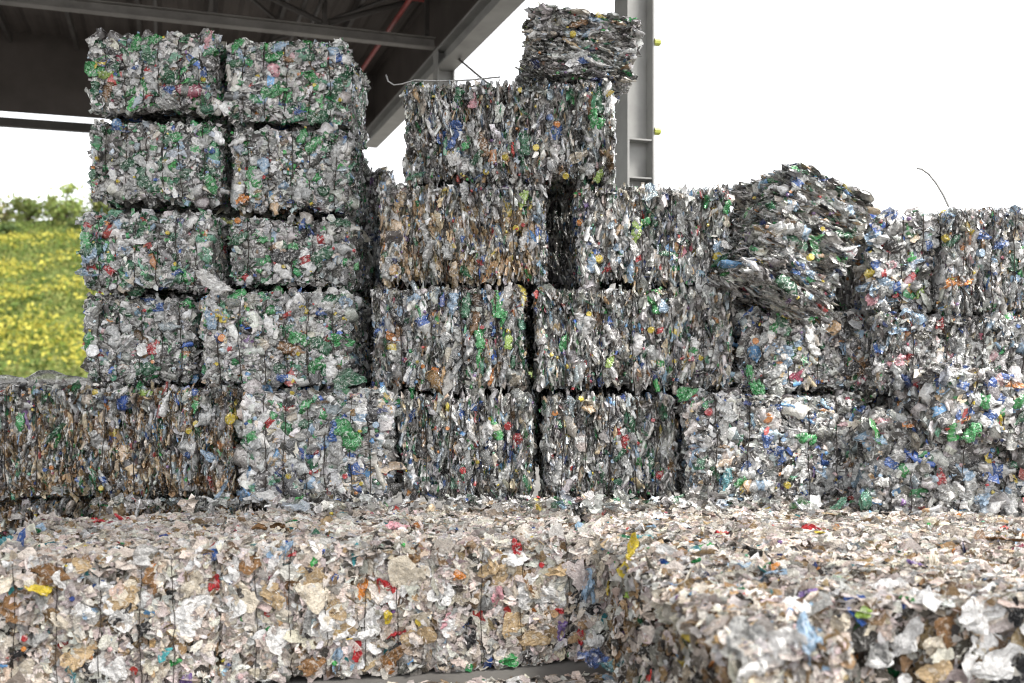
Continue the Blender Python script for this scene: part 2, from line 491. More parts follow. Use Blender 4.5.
def make_bale(key, label, rect, d, depth=1.1, axis='x', palette='mixed', yaw=0, roll=0, pitch=0, wires=5, dens=None, zones=(), group=None,
              paper=False, accents=24, size=.8, cat='bale', world=None, mixflat=.15, jit=.24, gap=None, ragged=(), rad=.05):
    global PIECES
    if world is None:
        x0, x1, y0, y1 = rect
        C = at((x0 + x1) / 2, (y0 + y1) / 2, d)
        W = (x1 - x0) / F * d
        H = (y1 - y0) / F * d
        rot = Matrix.Rotation(R(yaw), 3, 'Z') @ Matrix.Rotation(R(pitch), 3, 'X') @ Matrix.Rotation(R(roll), 3, 'Y')
        C = C + rot @ Vector((0, depth / 2, 0))
        loc = C - rot @ Vector((0, 0, H / 2))
    else:
        loc, W, H = world
        loc = Vector(loc)
        rot = Matrix.Rotation(R(yaw), 3, 'Z') @ Matrix.Rotation(R(pitch), 3, 'X') @ Matrix.Rotation(R(roll), 3, 'Y')
    name = 'paper_bale' if paper else 'plastic_bale'
    root = empty(name, loc, rot.to_euler())
    tag(root, label, cat, group)
    mat = M_PAPER if paper else M_PLASTIC
    wx = [] if not wires else list(np.linspace(-W / 2, W / 2, wires + 2)[1:-1] + rng.uniform(-.02, .02, wires))
    form = Form(W, depth, H, wx, gap=gap or ((.0, .02) if paper else (.03, .042)), pinch=.012 if axis == 'x' else .028, rad=rad)
    dn = dict(front=1, back=.12, left=.25, right=.25, top=.5, bottom=.08)
    if dens: dn.update(dens)
    a = AX[axis]
    mb = MB()
    # dense core of the bale, darkened to paint in the crevice shade
    for sname, (n, u, v) in SIDES.items():
        n, u, v = map(np.array, (n, u, v))
        hu, hv, hn = abs(u) @ form.half, abs(v) @ form.half, abs(n) @ form.half
        g = 14
        uu, vv = np.meshgrid(np.linspace(-1, 1, g), np.linspace(-1, 1, g), indexing='ij')
        p = n * hn + uu.reshape(-1, 1) * hu * u + vv.reshape(-1, 1) * hv * v
        q, nn = form.surf(p)
        q = q - nn * (.20 if sname in ragged else .075) + rng.normal(0, .008, q.shape)
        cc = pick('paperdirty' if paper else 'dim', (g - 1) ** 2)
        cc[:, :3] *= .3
        mb.add(q, grid_faces(g, g), cc)
    clus = rng.uniform(2, 6, (3, 3)), rng.uniform(0, 6, 3)
    clus2 = rng.uniform(6, 15, (3, 3)) * rng.choice([-1, 1], (3, 3)), rng.uniform(0, 6, 3)
    for sname, (n, u, v) in SIDES.items():
        n, u, v = (np.array(q, float) for q in (n, u, v))
        hu, hv, hn = abs(u) @ form.half, abs(v) @ form.half, abs(n) @ form.half
        flat = abs(a @ n) > .7
        base = (1500 if paper else 1250) if flat else (1300 if paper else 1500)
        cnt = int(4 * hu * hv * base * dn[sname] * DENS / size ** 2 * (.5 if sname in ragged else 1))
        if cnt < 4: continue
        p = n * hn + rng.uniform(-1.02, 1.02, (cnt, 1)) * hu * u + rng.uniform(-1.02, 1.02, (cnt, 1)) * hv * v
        lim = form.half
        p = np.clip(p, -lim, lim)
        q, nn = form.surf(p)
        Nrm = a[None] * rng.choice([-1, 1], (cnt, 1)) + rng.normal(0, jit, (cnt, 3))
        isf = rng.uniform(size=cnt) < mixflat
        if not flat:
            Nrm[isf] = nn[isf] + rng.normal(0, .45, (isf.sum(), 3))
            Lr = np.cross(a, n)[None] + rng.normal(0, .3, (cnt, 3))
        else:
            Lr = rng.normal(0, 1, (cnt, 3))
            Nrm[isf] = rng.normal(0, 1, (isf.sum(), 3))
        L, Wd, Nn = basis(Nrm, Lr)
        kind = rng.choice(4, cnt, p=([.46, .40, .13, .01] if paper else ([.44, .10, .43, .03] if flat else [.22, .46, .29, .03])))
        ln = rng.lognormal(-.08, .5, cnt)
        S = np.zeros((cnt, 3))
        if paper:
            dims = [(.092, .066, .022), (.10, .072, .013), (.125, .04, .02), (.034, .034, .02)]
        else:
            dims = [(.095, .065, .018), (.15, .045, .016), (.17, .078, .024), (.030, .030, .018)] if flat else [(.10, .06, .026), (.14, .055, .022), (.16, .07, .030), (.030, .030, .018)]
        for k, dm in enumerate(dims):
            m_ = kind == k
            S[m_] = np.array(dm) * (np.clip(ln[m_], .4, 2.4 if paper else 2.0)[:, None] if k < 3 else 1) * size
        ext = (np.abs((L * nn).sum(1)) * S[:, 0] + np.abs((Wd * nn).sum(1)) * S[:, 1] + np.abs((Nn * nn).sum(1)) * S[:, 2]) / 2
        off = -ext * rng.uniform(.78, 1.2, cnt) + np.clip(rng.normal(0, .006, cnt), -.03, .010)
        deep = rng.uniform(size=cnt) < .35
        off = np.where(deep, off - rng.uniform(.01, .05, cnt), off)
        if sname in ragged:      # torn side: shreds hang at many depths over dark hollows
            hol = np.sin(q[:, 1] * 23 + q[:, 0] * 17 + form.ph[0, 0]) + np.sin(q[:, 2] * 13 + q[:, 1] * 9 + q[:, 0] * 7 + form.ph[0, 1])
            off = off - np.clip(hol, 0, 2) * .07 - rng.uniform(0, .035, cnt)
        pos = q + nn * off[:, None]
        cols = pick(('torn' if paper else 'dim') if sname in ragged else palette, cnt)  # ragged sides: brown card shreds, plus their shade put into a darker mix
        # strong colours gather in batches
        k2 = np.zeros(cnt)
        for kk, ph in zip(clus2[0], clus2[1]): k2 += np.sin((q * kk).sum(1) + ph)
        mxc, mnc = cols[:, :3].max(1), cols[:, :3].min(1)
        sat = (mxc - mnc) / (mxc + 1e-6)
        m_ = (sat > .5) & (k2 < .35) & (rng.uniform(size=cnt) < .55)
        if not paper and palette not in ('brown',): cols[m_] = pick('plain', int(m_.sum()))
        zn = q[:, 2] / H
        xn = q[:, 0] / W + .5
        for (zx0, zx1, z0, z1, pn, pr) in zones:
            zz = zn + .05 * np.sin(q[:, 0] * 9 + 1)
            m_ = (zz > z0) & (zz < z1) & (xn > zx0) & (xn < zx1) & (rng.uniform(size=cnt) < pr)
            cols[m_] = pick(pn, int(m_.sum()))
        # grime settles in batches
        g = np.zeros(cnt)
        for kk, ph in zip(*clus): g += np.sin((q * kk * 2).sum(1) + ph)
        cols[:, :3] *= np.clip(.92 + .10 * g, .62, 1.15)[:, None]
        capc = pick(palette, cnt)
        mk = kind == 3
        if paper:
            pass
        hot = np.array([h[0] for h in HOT + BLUE[1:] + GREEN[2:] + PALE * 6])
        cols[mk, :3] = hot[rng.integers(0, len(hot), mk.sum())]
        lab = capc.copy()
        lm = rng.uniform(size=cnt) < .22
        lab[lm, :3] = hot[rng.integers(0, len(hot), lm.sum())]
        protos = [P_SHEET, P_FLAKE if paper else P_SLIV, P_SLIV if paper else P_BOT, P_CAP]
        for k in range(4):
            m_ = kind == k
            soft = rng.uniform(size=cnt) < (.5 if paper else .85)
            for mm, sm in ((m_ & soft, True), (m_ & ~soft, False)):
                if mm.any():
                    stamp(mb, protos[k], pos[mm], L[mm], Wd[mm], Nn[mm], S[mm], cols[mm], lab[mm], smooth=sm)
        PIECES += cnt
    body = mb.build('pressed_paper' if paper else 'pressed_plastic', mat, root)
    tag(body, kind='stuff')
    # baling wires, each a loop round front, top, back and bottom
    for x in wx:
        hy, hz, rr = form.half[1], form.half[2], form.rad
        path = []
        g = 12
        for i in range(g): path.append((x, -hy, -hz + 2 * hz * (i + .5) / g))
        for i in range(g): path.append((x, -hy + 2 * hy * (i + .5) / g, hz))
        for i in range(g): path.append((x, hy, hz - 2 * hz * (i + .5) / g))
        for i in range(g): path.append((x, hy - 2 * hy * (i + .5) / g, -hz))
        path = np.array(path)
        q, nn = form.surf(path)
        wob = rng.normal(0, .004, len(q)) + .008 * np.sin(np.arange(len(q)) * .5 + rng.uniform(0, 6))
        q[:, 0] += wob
        q += nn * (np.where(nn[:, 2] > .6, -.012, .018)[:, None] if paper else .020)
        w = MB()
        w.tube(q, .0024 if paper else .0032, 5, closed=True)
        w.build('baling_wire', M_WIRE, root)
    b = dict(root=root, form=form, W=W, H=H, D=depth, axis=axis, a=a, mat=mat, paper=paper, M=Matrix.Translation(loc) @ rot.to_4x4(), pal=palette, rot=rot)
    BALES[key] = b
    # larger recognisable pieces, each a part of its own
    for _ in range(accents):
        side = random.choices(['front', 'top', 'left', 'right'], [8, 1.5 * min(1, dn['top']), dn['left'], dn['right']])[0]
        n, u, v = (np.array(q, float) for q in SIDES[side])
        hu, hv, hn = abs(u) @ form.half, abs(v) @ form.half, abs(n) @ form.half
        p = n * hn + random.uniform(-.88, .88) * hu * u + random.uniform(-.78, .78) * hv * v
        if paper:
            kind = random.choices(['paper_scrap', 'cardboard_scrap', 'plastic_film', 'bottle_cap'], [6, 3, 3, .5])[0]
        else:
            kind = random.choices(['crushed_bottle', 'plastic_film', 'bottle_cap'], [8, 3, 1.6])[0]
        piece(b, p, n, kind)
    return b


COLOURS = {
    'green': (.05, .32, .09), 'dark green': (.02, .13, .055), 'blue': (.045, .12, .36), 'light blue': (.33, .46, .60), 'white': (.84, .83, .81),
    'clear': (.5, .51, .5), 'grey': (.34, .34, .33), 'yellow': (.70, .54, .06), 'orange': (.68, .25, .05), 'red': (.46, .035, .04), 'brown': (.26, .14, .06),
    'tan': (.52, .38, .22), 'black': (.03, .03, .032), 'cream': (.74, .66, .53), 'pink': (.75, .40, .44), 'purple': (.2, .13, .32), 'teal': (.08, .26, .29), 'lime': (.34, .50, .10)}
CAPCOL = ['red', 'yellow', 'blue', 'white', 'green', 'orange', 'light blue', 'yellow', 'yellow']


def piece(b, p, n, kind, colour=None, length=None, angle=None, flatness=None, proud=.0, parent=True, name=None):
    """one recognisable scrap lodged in the surface of bale b; p, n in the bale's centred box coordinates"""
    form = b['form']
    q, nn = form.surf(np.array([p], float))
    nn = np.array([n], float) * .7 + nn * .3
    nn /= np.linalg.norm(nn)
    a = b['a']
    flat = abs(a @ nn[0]) > .7
    fl = flatness if flatness is not None else (.9 if flat else .45)
    Nrm = nn * fl + a[None] * (1 - fl) * random.choice([-1, 1]) + rng.normal(0, .22, (1, 3))
    if angle is not None:
        ref = np.array([[math.cos(R(angle)), 0, math.sin(R(angle))]]) if abs(nn[0, 2]) < .7 else np.array([[math.cos(R(angle)), math.sin(R(angle)), 0]])
    elif flat:
        ref = rng.normal(0, 1, (1, 3))
    else:
        ref = np.cross(a, nn[0])[None] + rng.normal(0, .35, (1, 3))
    L, W, Nn = basis(Nrm, ref)
    if colour is None:
        if b['paper']:
            colour = random.choices(['white', 'cream', 'tan', 'brown', 'red', 'blue', 'black', 'light blue', 'yellow', 'teal', 'pink'], [10, 7, 3, 2, .2, .2, 1, .6, .15, .15, .3])[0]
            if kind == 'cardboard_scrap': colour = random.choice(['tan', 'brown', 'cream'])
        else:
            gw = 4 if b['pal'] == 'tower' else 1.6
            colour = random.choices(['clear', 'grey', 'white', 'green', 'dark green', 'blue', 'light blue', 'brown', 'yellow', 'red', 'orange', 'black', 'pink', 'purple'],
                                    [9, 6, 4, gw * .6, gw, .6, 1.2, .9, .15, .12, .05, 1.2, .05, 0])[0]
        if kind == 'bottle_cap': colour = random.choice(CAPCOL)
    k = random.uniform(.85, 1.1)
    rough = .55 if b['paper'] else .31
    c = np.array([[min(.9, x * k) for x in COLOURS[colour]] + [rough]], np.float32)
    if kind == 'crushed_bottle':
        ln = length or random.uniform(.13, .22)
        S = np.array([[ln, ln * .42, ln * .20]]); pr = P_HBOT
    elif kind == 'bottle_cap':
        ln = length or .032
        S = np.array([[ln, ln, ln * .55]]); pr = P_CAP
        L, W, Nn = basis(nn + rng.normal(0, .35, (1, 3)), L)
    elif kind in ('cardboard_scrap', 'paper_scrap'):
        ln = length or random.uniform(.10, .19)
        S = np.array([[ln, ln * random.uniform(.55, .95), ln * .22]]); pr = P_HFLAKE if kind == 'cardboard_scrap' else P_HSHEET
    else:
        ln = length or random.uniform(.10, .2)
        S = np.array([[ln, ln * random.uniform(.4, .75), ln * .34]]); pr = P_HSHEET
    ext = (abs((L * nn).sum()) * S[0, 0] + abs((W * nn).sum()) * S[0, 1] + abs((Nn * nn).sum()) * S[0, 2]) / 2
    pos = q + nn * (-ext * .45 + .010 + proud)
    mb = MB()
    capc = c.copy()
    capc[:, :3] = COLOURS[random.choice(CAPCOL)]
    lab = c.copy()
    lab[:, :3] = COLOURS[random.choice(['white', 'blue', 'red', 'green', 'light blue'])]
    org = pos[0].copy()
    stamp(mb, pr, pos * 0, L, W, Nn, S, c, lab if kind == 'crushed_bottle' and colour in ('clear', 'grey', 'white') else None,
          capcols=capc if kind == 'crushed_bottle' and random.random() < .6 else None, smooth=(kind == 'crushed_bottle' and random.random() < .5))
    o = mb.build(name or kind, b['mat'], b['root'] if parent else None)
    if parent:
        o.location = org
        o['label'] = colour + ' ' + kind.replace('_', ' ')
    else:
        o.matrix_world = b['M'] @ Matrix.Translation(Vector(org))
    return o


def spot(key, px, py, kind, colour, length=None, angle=None, flatness=.9, side='front', **kw):
    """lodge a piece where the photograph shows it: meet the bale's front (or top) plane along the sight line"""
    b = BALES[key]
    Mi = b['M'].inverted()
    o = Mi @ Vector((0, 0, CAMZ))
    dv = (Mi.to_3x3() @ (at(px, py, 1.0) - Vector((0, 0, CAMZ))))
    h = b['form'].half
    if side == 'front':
        t = (-h[1] - o.y) / dv.y
        n = (0, -1, 0)
    elif side == 'top':
        t = (2 * h[2] - o.z) / dv.z
        n = (0, 0, 1)
    else:
        t = (-h[0] - o.x) / dv.x
        n = (-1, 0, 0)
    p = o + dv * t
    p = np.array((p.x, p.y, p.z - h[2] - .012))
    p = np.clip(p, -h, h)
    return piece(b, p, n, kind, colour, length, angle, flatness, **kw)


DENS = 1.0
exec_bales = True
G_T = 'bales of the tall left stacks'
G_C = 'bales of the middle stacks'
G_R = 'bales of the right-hand stacks'
G_P = 'white paper bales in the front row'

make_bale('Z1', 'added bale blocking daylight in the black opening between the middle stacks', (520, 600, 178, 286), 8.45, depth=1.1, axis='x', palette='dim', wires=0, group=G_C, dens=dict(top=.4), accents=0)  # added in dim colours so the opening stays dark
make_bale('Z4', 'added grey bale blocking daylight behind the seam right of the orange-scrap bale', (440, 745, 262, 372), 8.4, depth=1.1, axis='x', palette='dim', wires=0, group=G_C, dens=dict(front=.4, top=.1), accents=0)  # added behind the middle stacks to keep daylight out of this seam
make_bale('Z5', 'added bale blocking daylight behind the dark lower seam left of the plain grey bale', (395, 700, 374, 470), 8.4, depth=1.1, axis='x', palette='dim', wires=0, group=G_C, dens=dict(front=.4, top=.1), accents=0)  # put in as a daylight stop for the lower seam
make_bale('Z8', 'added bale blocking daylight in the hollow below the big slanted bale', (735, 960, 262, 372), 8.35, depth=1.0, axis='x', palette='dim', wires=0, group=G_R, dens=dict(front=.5, top=.1), accents=0)  # backing bale added against sky showing through the hollow
make_bale('Z9', 'added bale blocking daylight behind the rumpled blue-scrap bale', (706, 1010, 374, 470), 8.35, depth=1.0, axis='x', palette='dim', wires=0, group=G_R, dens=dict(front=.5, top=.1), accents=0)  # added lower backing bale, stops daylight between the right stacks
make_bale('Z10', 'added bale blocking daylight behind the lowest seams of the tall left stacks', (104, 345, 262, 398), 8.75, depth=1.0, axis='x', palette='dim', wires=0, group=G_T, dens=dict(front=.4, top=.1), accents=0)  # added behind the left stacks, blocks light in their seams
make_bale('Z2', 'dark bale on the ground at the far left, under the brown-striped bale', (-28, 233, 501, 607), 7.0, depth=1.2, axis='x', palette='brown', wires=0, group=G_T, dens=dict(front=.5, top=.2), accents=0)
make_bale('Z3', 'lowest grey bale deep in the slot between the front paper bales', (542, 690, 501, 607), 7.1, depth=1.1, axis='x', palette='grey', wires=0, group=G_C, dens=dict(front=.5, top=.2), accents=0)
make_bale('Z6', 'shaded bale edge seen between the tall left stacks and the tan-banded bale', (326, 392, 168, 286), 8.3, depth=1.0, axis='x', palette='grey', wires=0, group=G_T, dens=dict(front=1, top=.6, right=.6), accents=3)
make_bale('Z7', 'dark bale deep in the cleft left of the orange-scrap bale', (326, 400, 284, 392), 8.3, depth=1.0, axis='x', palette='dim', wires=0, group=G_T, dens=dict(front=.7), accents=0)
# ---- left tower: two columns of wired flat-faced bottle bales
TS = dict(axis='y', palette='tower', wires=6, group=G_T, depth=1.15, jit=.27, gap=(.05, .065), size=.74, rad=.07)
make_bale('B1', 'dull grey bale with a blue streak, under the green-edged leftmost bale', (80, 196, 290, 382), 7.3, dens=dict(left=1, top=.3), zones=[(0, 1, 0, 1, 'dim', .6)], **{**TS, 'wires': 5})
make_bale('B2', 'flat bale under the dark gap, with a yellow bottle and big green bottles', (196, 353, 284, 387), 7.15, dens=dict(right=.8, top=.6), zones=[(0, 1, 0, 1, 'light', .35)], **TS)
make_bale('C1', 'bale with a green left edge, sticking out furthest left of the tall stacks', (75, 214, 205, 290), 7.2, dens=dict(left=1, right=.8), zones=[(0, .2, 0, 1, 'tower', 1)], **TS)
make_bale('C2', 'shaded bale right of the dark upright gap, below the yellow-brown patch', (226, 354, 212, 286), 7.3, dens=dict(right=1, left=.8), zones=[(.5, 1, 0, 1, 'dim', .4)], **{**TS, 'wires': 5})
make_bale('D1', 'second bale from the top of the leftmost stack, green bottle on its upper edge', (83, 221, 114, 201), 7.3, dens=dict(left=1, right=.6), **TS)
make_bale('D2', 'clear bottle bale with a yellow-brown patch in its lower left corner', (227, 354, 122, 210), 7.3, dens=dict(right=1, left=.6), zones=[(0, .4, .03, .2, 'brown', .6)], yaw=2, **{**TS, 'wires': 5})
make_bale('E1', 'topmost bale of the leftmost stack, a lime and yellow patch on its left', (82, 218, 24, 110), 7.3, dens=dict(left=1, right=1, top=.8), yaw=-1, **TS)
make_bale('E2', 'topmost bale right of the leftmost stack, a bright green bottle across its wires', (223, 351, 31, 121), 7.3, dens=dict(right=1, left=1, top=.8), yaw=1, **{**TS, 'wires': 5})

# ---- bottom visible row of the back wall
make_bale('A1', 'long brown-striped bale of upright bottles at the left end of the lower row', (-28, 233, 386, 498), 6.95, depth=1.25, axis='x', palette='brown', wires=7, group=G_T,
          dens=dict(left=.6, right=.8, top=1), zones=[(0, 1, .68, 1.2, 'mixed', .7), (0, 1, .3, .42, 'grey', .5)], yaw=-1)
make_bale('A2', 'flat clear bale with a large green bottle, right of the brown-striped bale', (240, 393, 389, 500), 6.95, depth=1.2, axis='y', palette='light', wires=6, group=G_T,
          dens=dict(left=.8, top=.8), zones=[(0, 1, 0, 1, 'grey', .4)], size=.95, jit=.22)
make_bale('A3', 'bale with a red scrap near its right side, standing left of the dark lower seam', (395, 537, 393, 503), 7.0, depth=1.15, axis='x', palette='mixed', wires=4, group=G_C, dens=dict(right=.8, top=.6))
make_bale('A4', 'plain grey bale of thin upright layers, between the two dark lower seams', (542, 679, 393, 498), 7.05, depth=1.15, axis='x', palette='grey', wires=5, group=G_C, dens=dict(left=.8, right=.8, top=.6))
make_bale('A5', 'rumpled bale with bright blue scraps and a green bottle low on its face', (686, 872, 390, 502), 6.9, depth=1.15, axis='y', palette='murky', wires=5, group=G_R, gap=(.05, .055), rad=.07, dens=dict(left=1, top=1), jit=.5, yaw=2)
make_bale('A6', 'sagging bale of grey bottles at the lower right, below the dark slanted gap', (868, 1056, 418, 522), 6.5, depth=1.15, axis='y', palette='murky', wires=3, group=G_R, gap=(.05, .055), rad=.07, roll=5, dens=dict(left=.8, top=1), size=1.0, jit=.5,
          zones=[(0, 1, 0, 1, 'dim', .4)])
make_bale('A7', 'tilted bale with red and yellow scraps jutting over the dark slanted gap', (934, 1080, 366, 448), 6.35, depth=1.15, axis='y', palette='murky', wires=3, group=G_R, gap=(.05, .055), rad=.07, roll=11, dens=dict(left=1, bottom=.6, top=1), size=.95, jit=.6)

# ---- middle stacks
make_bale('F1', 'bale with an orange scrap low on its face, under the tan-banded bale', (368, 529, 285, 391), 7.05, depth=1.15, axis='x', palette='mixed', wires=4, group=G_C, dens=dict(left=1, top=.5), mixflat=.3)
make_bale('F2', 'long grey bale of upright layers under the pale bale near the column', (533, 738, 286, 389), 7.05, depth=1.15, axis='x', palette='mixed', wires=5, group=G_C, dens=dict(right=.5, top=.8),
          zones=[(0, 1, 0, 1, 'grey', .4)])
make_bale('G1', 'bale with tan and brown bands across upright layers', (375, 548, 179, 283), 7.1, depth=1.15, axis='x', palette='light', wires=4, group=G_C, dens=dict(left=.8, right=1, top=.6),
          zones=[(0, .95, .04, .34, 'tan', .95), (0, .95, .42, .63, 'tan', .95), (0, .62, .70, .84, 'tan', .7)])
make_bale('G2', 'pale bale of upright layers right of the black opening, below the steel column', (576, 734, 183, 284), 7.1, depth=1.15, axis='x', palette='light', wires=4, group=G_C, dens=dict(left=1, right=.6, top=1))
make_bale('H1', 'wide bale with a deep blue streak, carrying the small tilted bale', (400, 616, 78, 181), 7.1, depth=1.15, axis='x', palette='mixed', wires=4, group=G_C, dens=dict(left=1, right=1, top=1, bottom=.5),
          zones=[(0, 1, 0, 1, 'grey', .5)], roll=-.6)
make_bale('I1', 'small tilted bale of flat layers perched highest against the white sky', (529, 639, 4, 79), 7.16, depth=.85, axis='z', palette='dim', wires=0, group=G_C, roll=8, yaw=4, dens=dict(left=1, right=1, bottom=.7, top=1),
          zones=[(0, 1, 0, 1, 'grey', .35)], accents=16)

# ---- right stacks
make_bale('M1', 'squashed bale under the big slanted bale, dark green bottle at its middle', (738, 872, 306, 392), 7.05, depth=1.1, axis='y', palette='murky', wires=4, group=G_R, gap=(.05, .055), rad=.07, dens=dict(left=.6, top=1), jit=.5)
make_bale('M2', 'bale of striped white and blue film under the bent-wire bale', (874, 1060, 308, 394), 6.8, depth=1.1, axis='x', palette='murky', wires=4, group=G_R, gap=(.05, .055), rad=.07, dens=dict(left=.6, top=.8), mixflat=.4, jit=.45)
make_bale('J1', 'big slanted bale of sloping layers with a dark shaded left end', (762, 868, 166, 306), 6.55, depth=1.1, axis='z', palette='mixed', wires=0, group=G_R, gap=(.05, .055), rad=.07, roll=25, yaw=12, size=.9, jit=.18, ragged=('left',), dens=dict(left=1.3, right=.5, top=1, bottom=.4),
          zones=[(0, 1, 0, 1, 'grey', .45)])
make_bale('K1', 'bale with a lime bottle and bright blue film beside the slanted bale', (868, 940, 207, 313), 6.9, depth=1.05, axis='y', palette='murky', wires=3, group=G_R, gap=(.05, .055), rad=.07, dens=dict(left=.5, top=1), jit=.55, size=.95)
make_bale('K2', 'bale of upright layers with a bent wire sticking up from its top', (941, 1066, 203, 315), 6.8, depth=1.05, axis='x', palette='blue', wires=4, group=G_R, gap=(.05, .055), rad=.07, dens=dict(left=.5, top=1), zones=[(.35, 1, 0, 1, 'light', .7)])

# ---- white paper bales in front
FR = dict(axis='y', paper=True, group=G_P, jit=.42, size=.78)
HP = .75


def frow(key, label, xa, xb, line, depth, yaw, H=HP, **kw):
    """a paper bale standing on the ground: left and right front corners measured along a line (x, y world)"""
    (ax, ay), (bx, by) = line
    W = math.hypot(bx - ax, by - ay)
    yw = math.atan2(by - ay, bx - ax)
    c = Vector(((ax + bx) / 2, (ay + by) / 2, 0)) + Vector((-math.sin(yw), math.cos(yw), 0)) * depth / 2
    make_bale(key, label, None, 0, depth=depth, yaw=math.degrees(yw), world=(c, W, H), **{**FR, **kw})


def pl(t):   # along the front of the left front row
    x0, y0, x1, y1 = -2.72, 4.97, .58, 5.74
    return (x0 + (x1 - x0) * t, y0 + (y1 - y0) * t)


frow('P1', 'white paper bale at the left end of the front row', 0, 0, (pl(0), pl(.352)), 1.5, 0, palette='paper', wires=5, dens=dict(left=1, top=1.3))
frow('P2', 'white paper bale with red scraps and a cream card at its right edge', 0, 0, (pl(.356), pl(.694)), 1.4, 0, palette='paper', wires=5, dens=dict(top=1.3), H=.76)
frow('P3', 'short white paper bale right of the cream card', 0, 0, (pl(.698), pl(1.0)), 1.3, 0, palette='paper', wires=3, dens=dict(top=1.3, right=.8), H=.75)
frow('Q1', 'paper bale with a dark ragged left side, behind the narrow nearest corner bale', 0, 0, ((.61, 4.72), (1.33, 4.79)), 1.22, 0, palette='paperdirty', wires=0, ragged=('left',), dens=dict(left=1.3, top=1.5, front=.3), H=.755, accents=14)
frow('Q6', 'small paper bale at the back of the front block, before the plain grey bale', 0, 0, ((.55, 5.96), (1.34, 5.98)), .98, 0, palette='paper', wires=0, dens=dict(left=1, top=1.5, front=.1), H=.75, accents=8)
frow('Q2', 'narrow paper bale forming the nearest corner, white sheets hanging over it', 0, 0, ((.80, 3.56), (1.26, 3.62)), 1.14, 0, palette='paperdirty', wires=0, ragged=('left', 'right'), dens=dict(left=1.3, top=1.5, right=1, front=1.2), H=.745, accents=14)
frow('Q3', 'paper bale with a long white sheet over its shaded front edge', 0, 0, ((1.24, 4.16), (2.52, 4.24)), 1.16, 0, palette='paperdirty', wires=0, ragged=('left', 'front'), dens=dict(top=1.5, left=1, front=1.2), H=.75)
frow('Q4', 'flat-topped paper bale behind the draped one, before the rumpled blue-scrap bale', 0, 0, ((1.32, 5.42), (2.52, 5.45)), 1.75, 0, palette='paper', wires=0, dens=dict(top=1.5, left=.3, front=.2), H=.76, accents=12)
frow('Q5', 'paper bale at the right edge with a brown card on its top', 0, 0, ((2.54, 4.9), (3.7, 4.95)), 2.0, 0, palette='paper', wires=0, dens=dict(top=1.5, left=.3, front=.3), H=.75, accents=12)

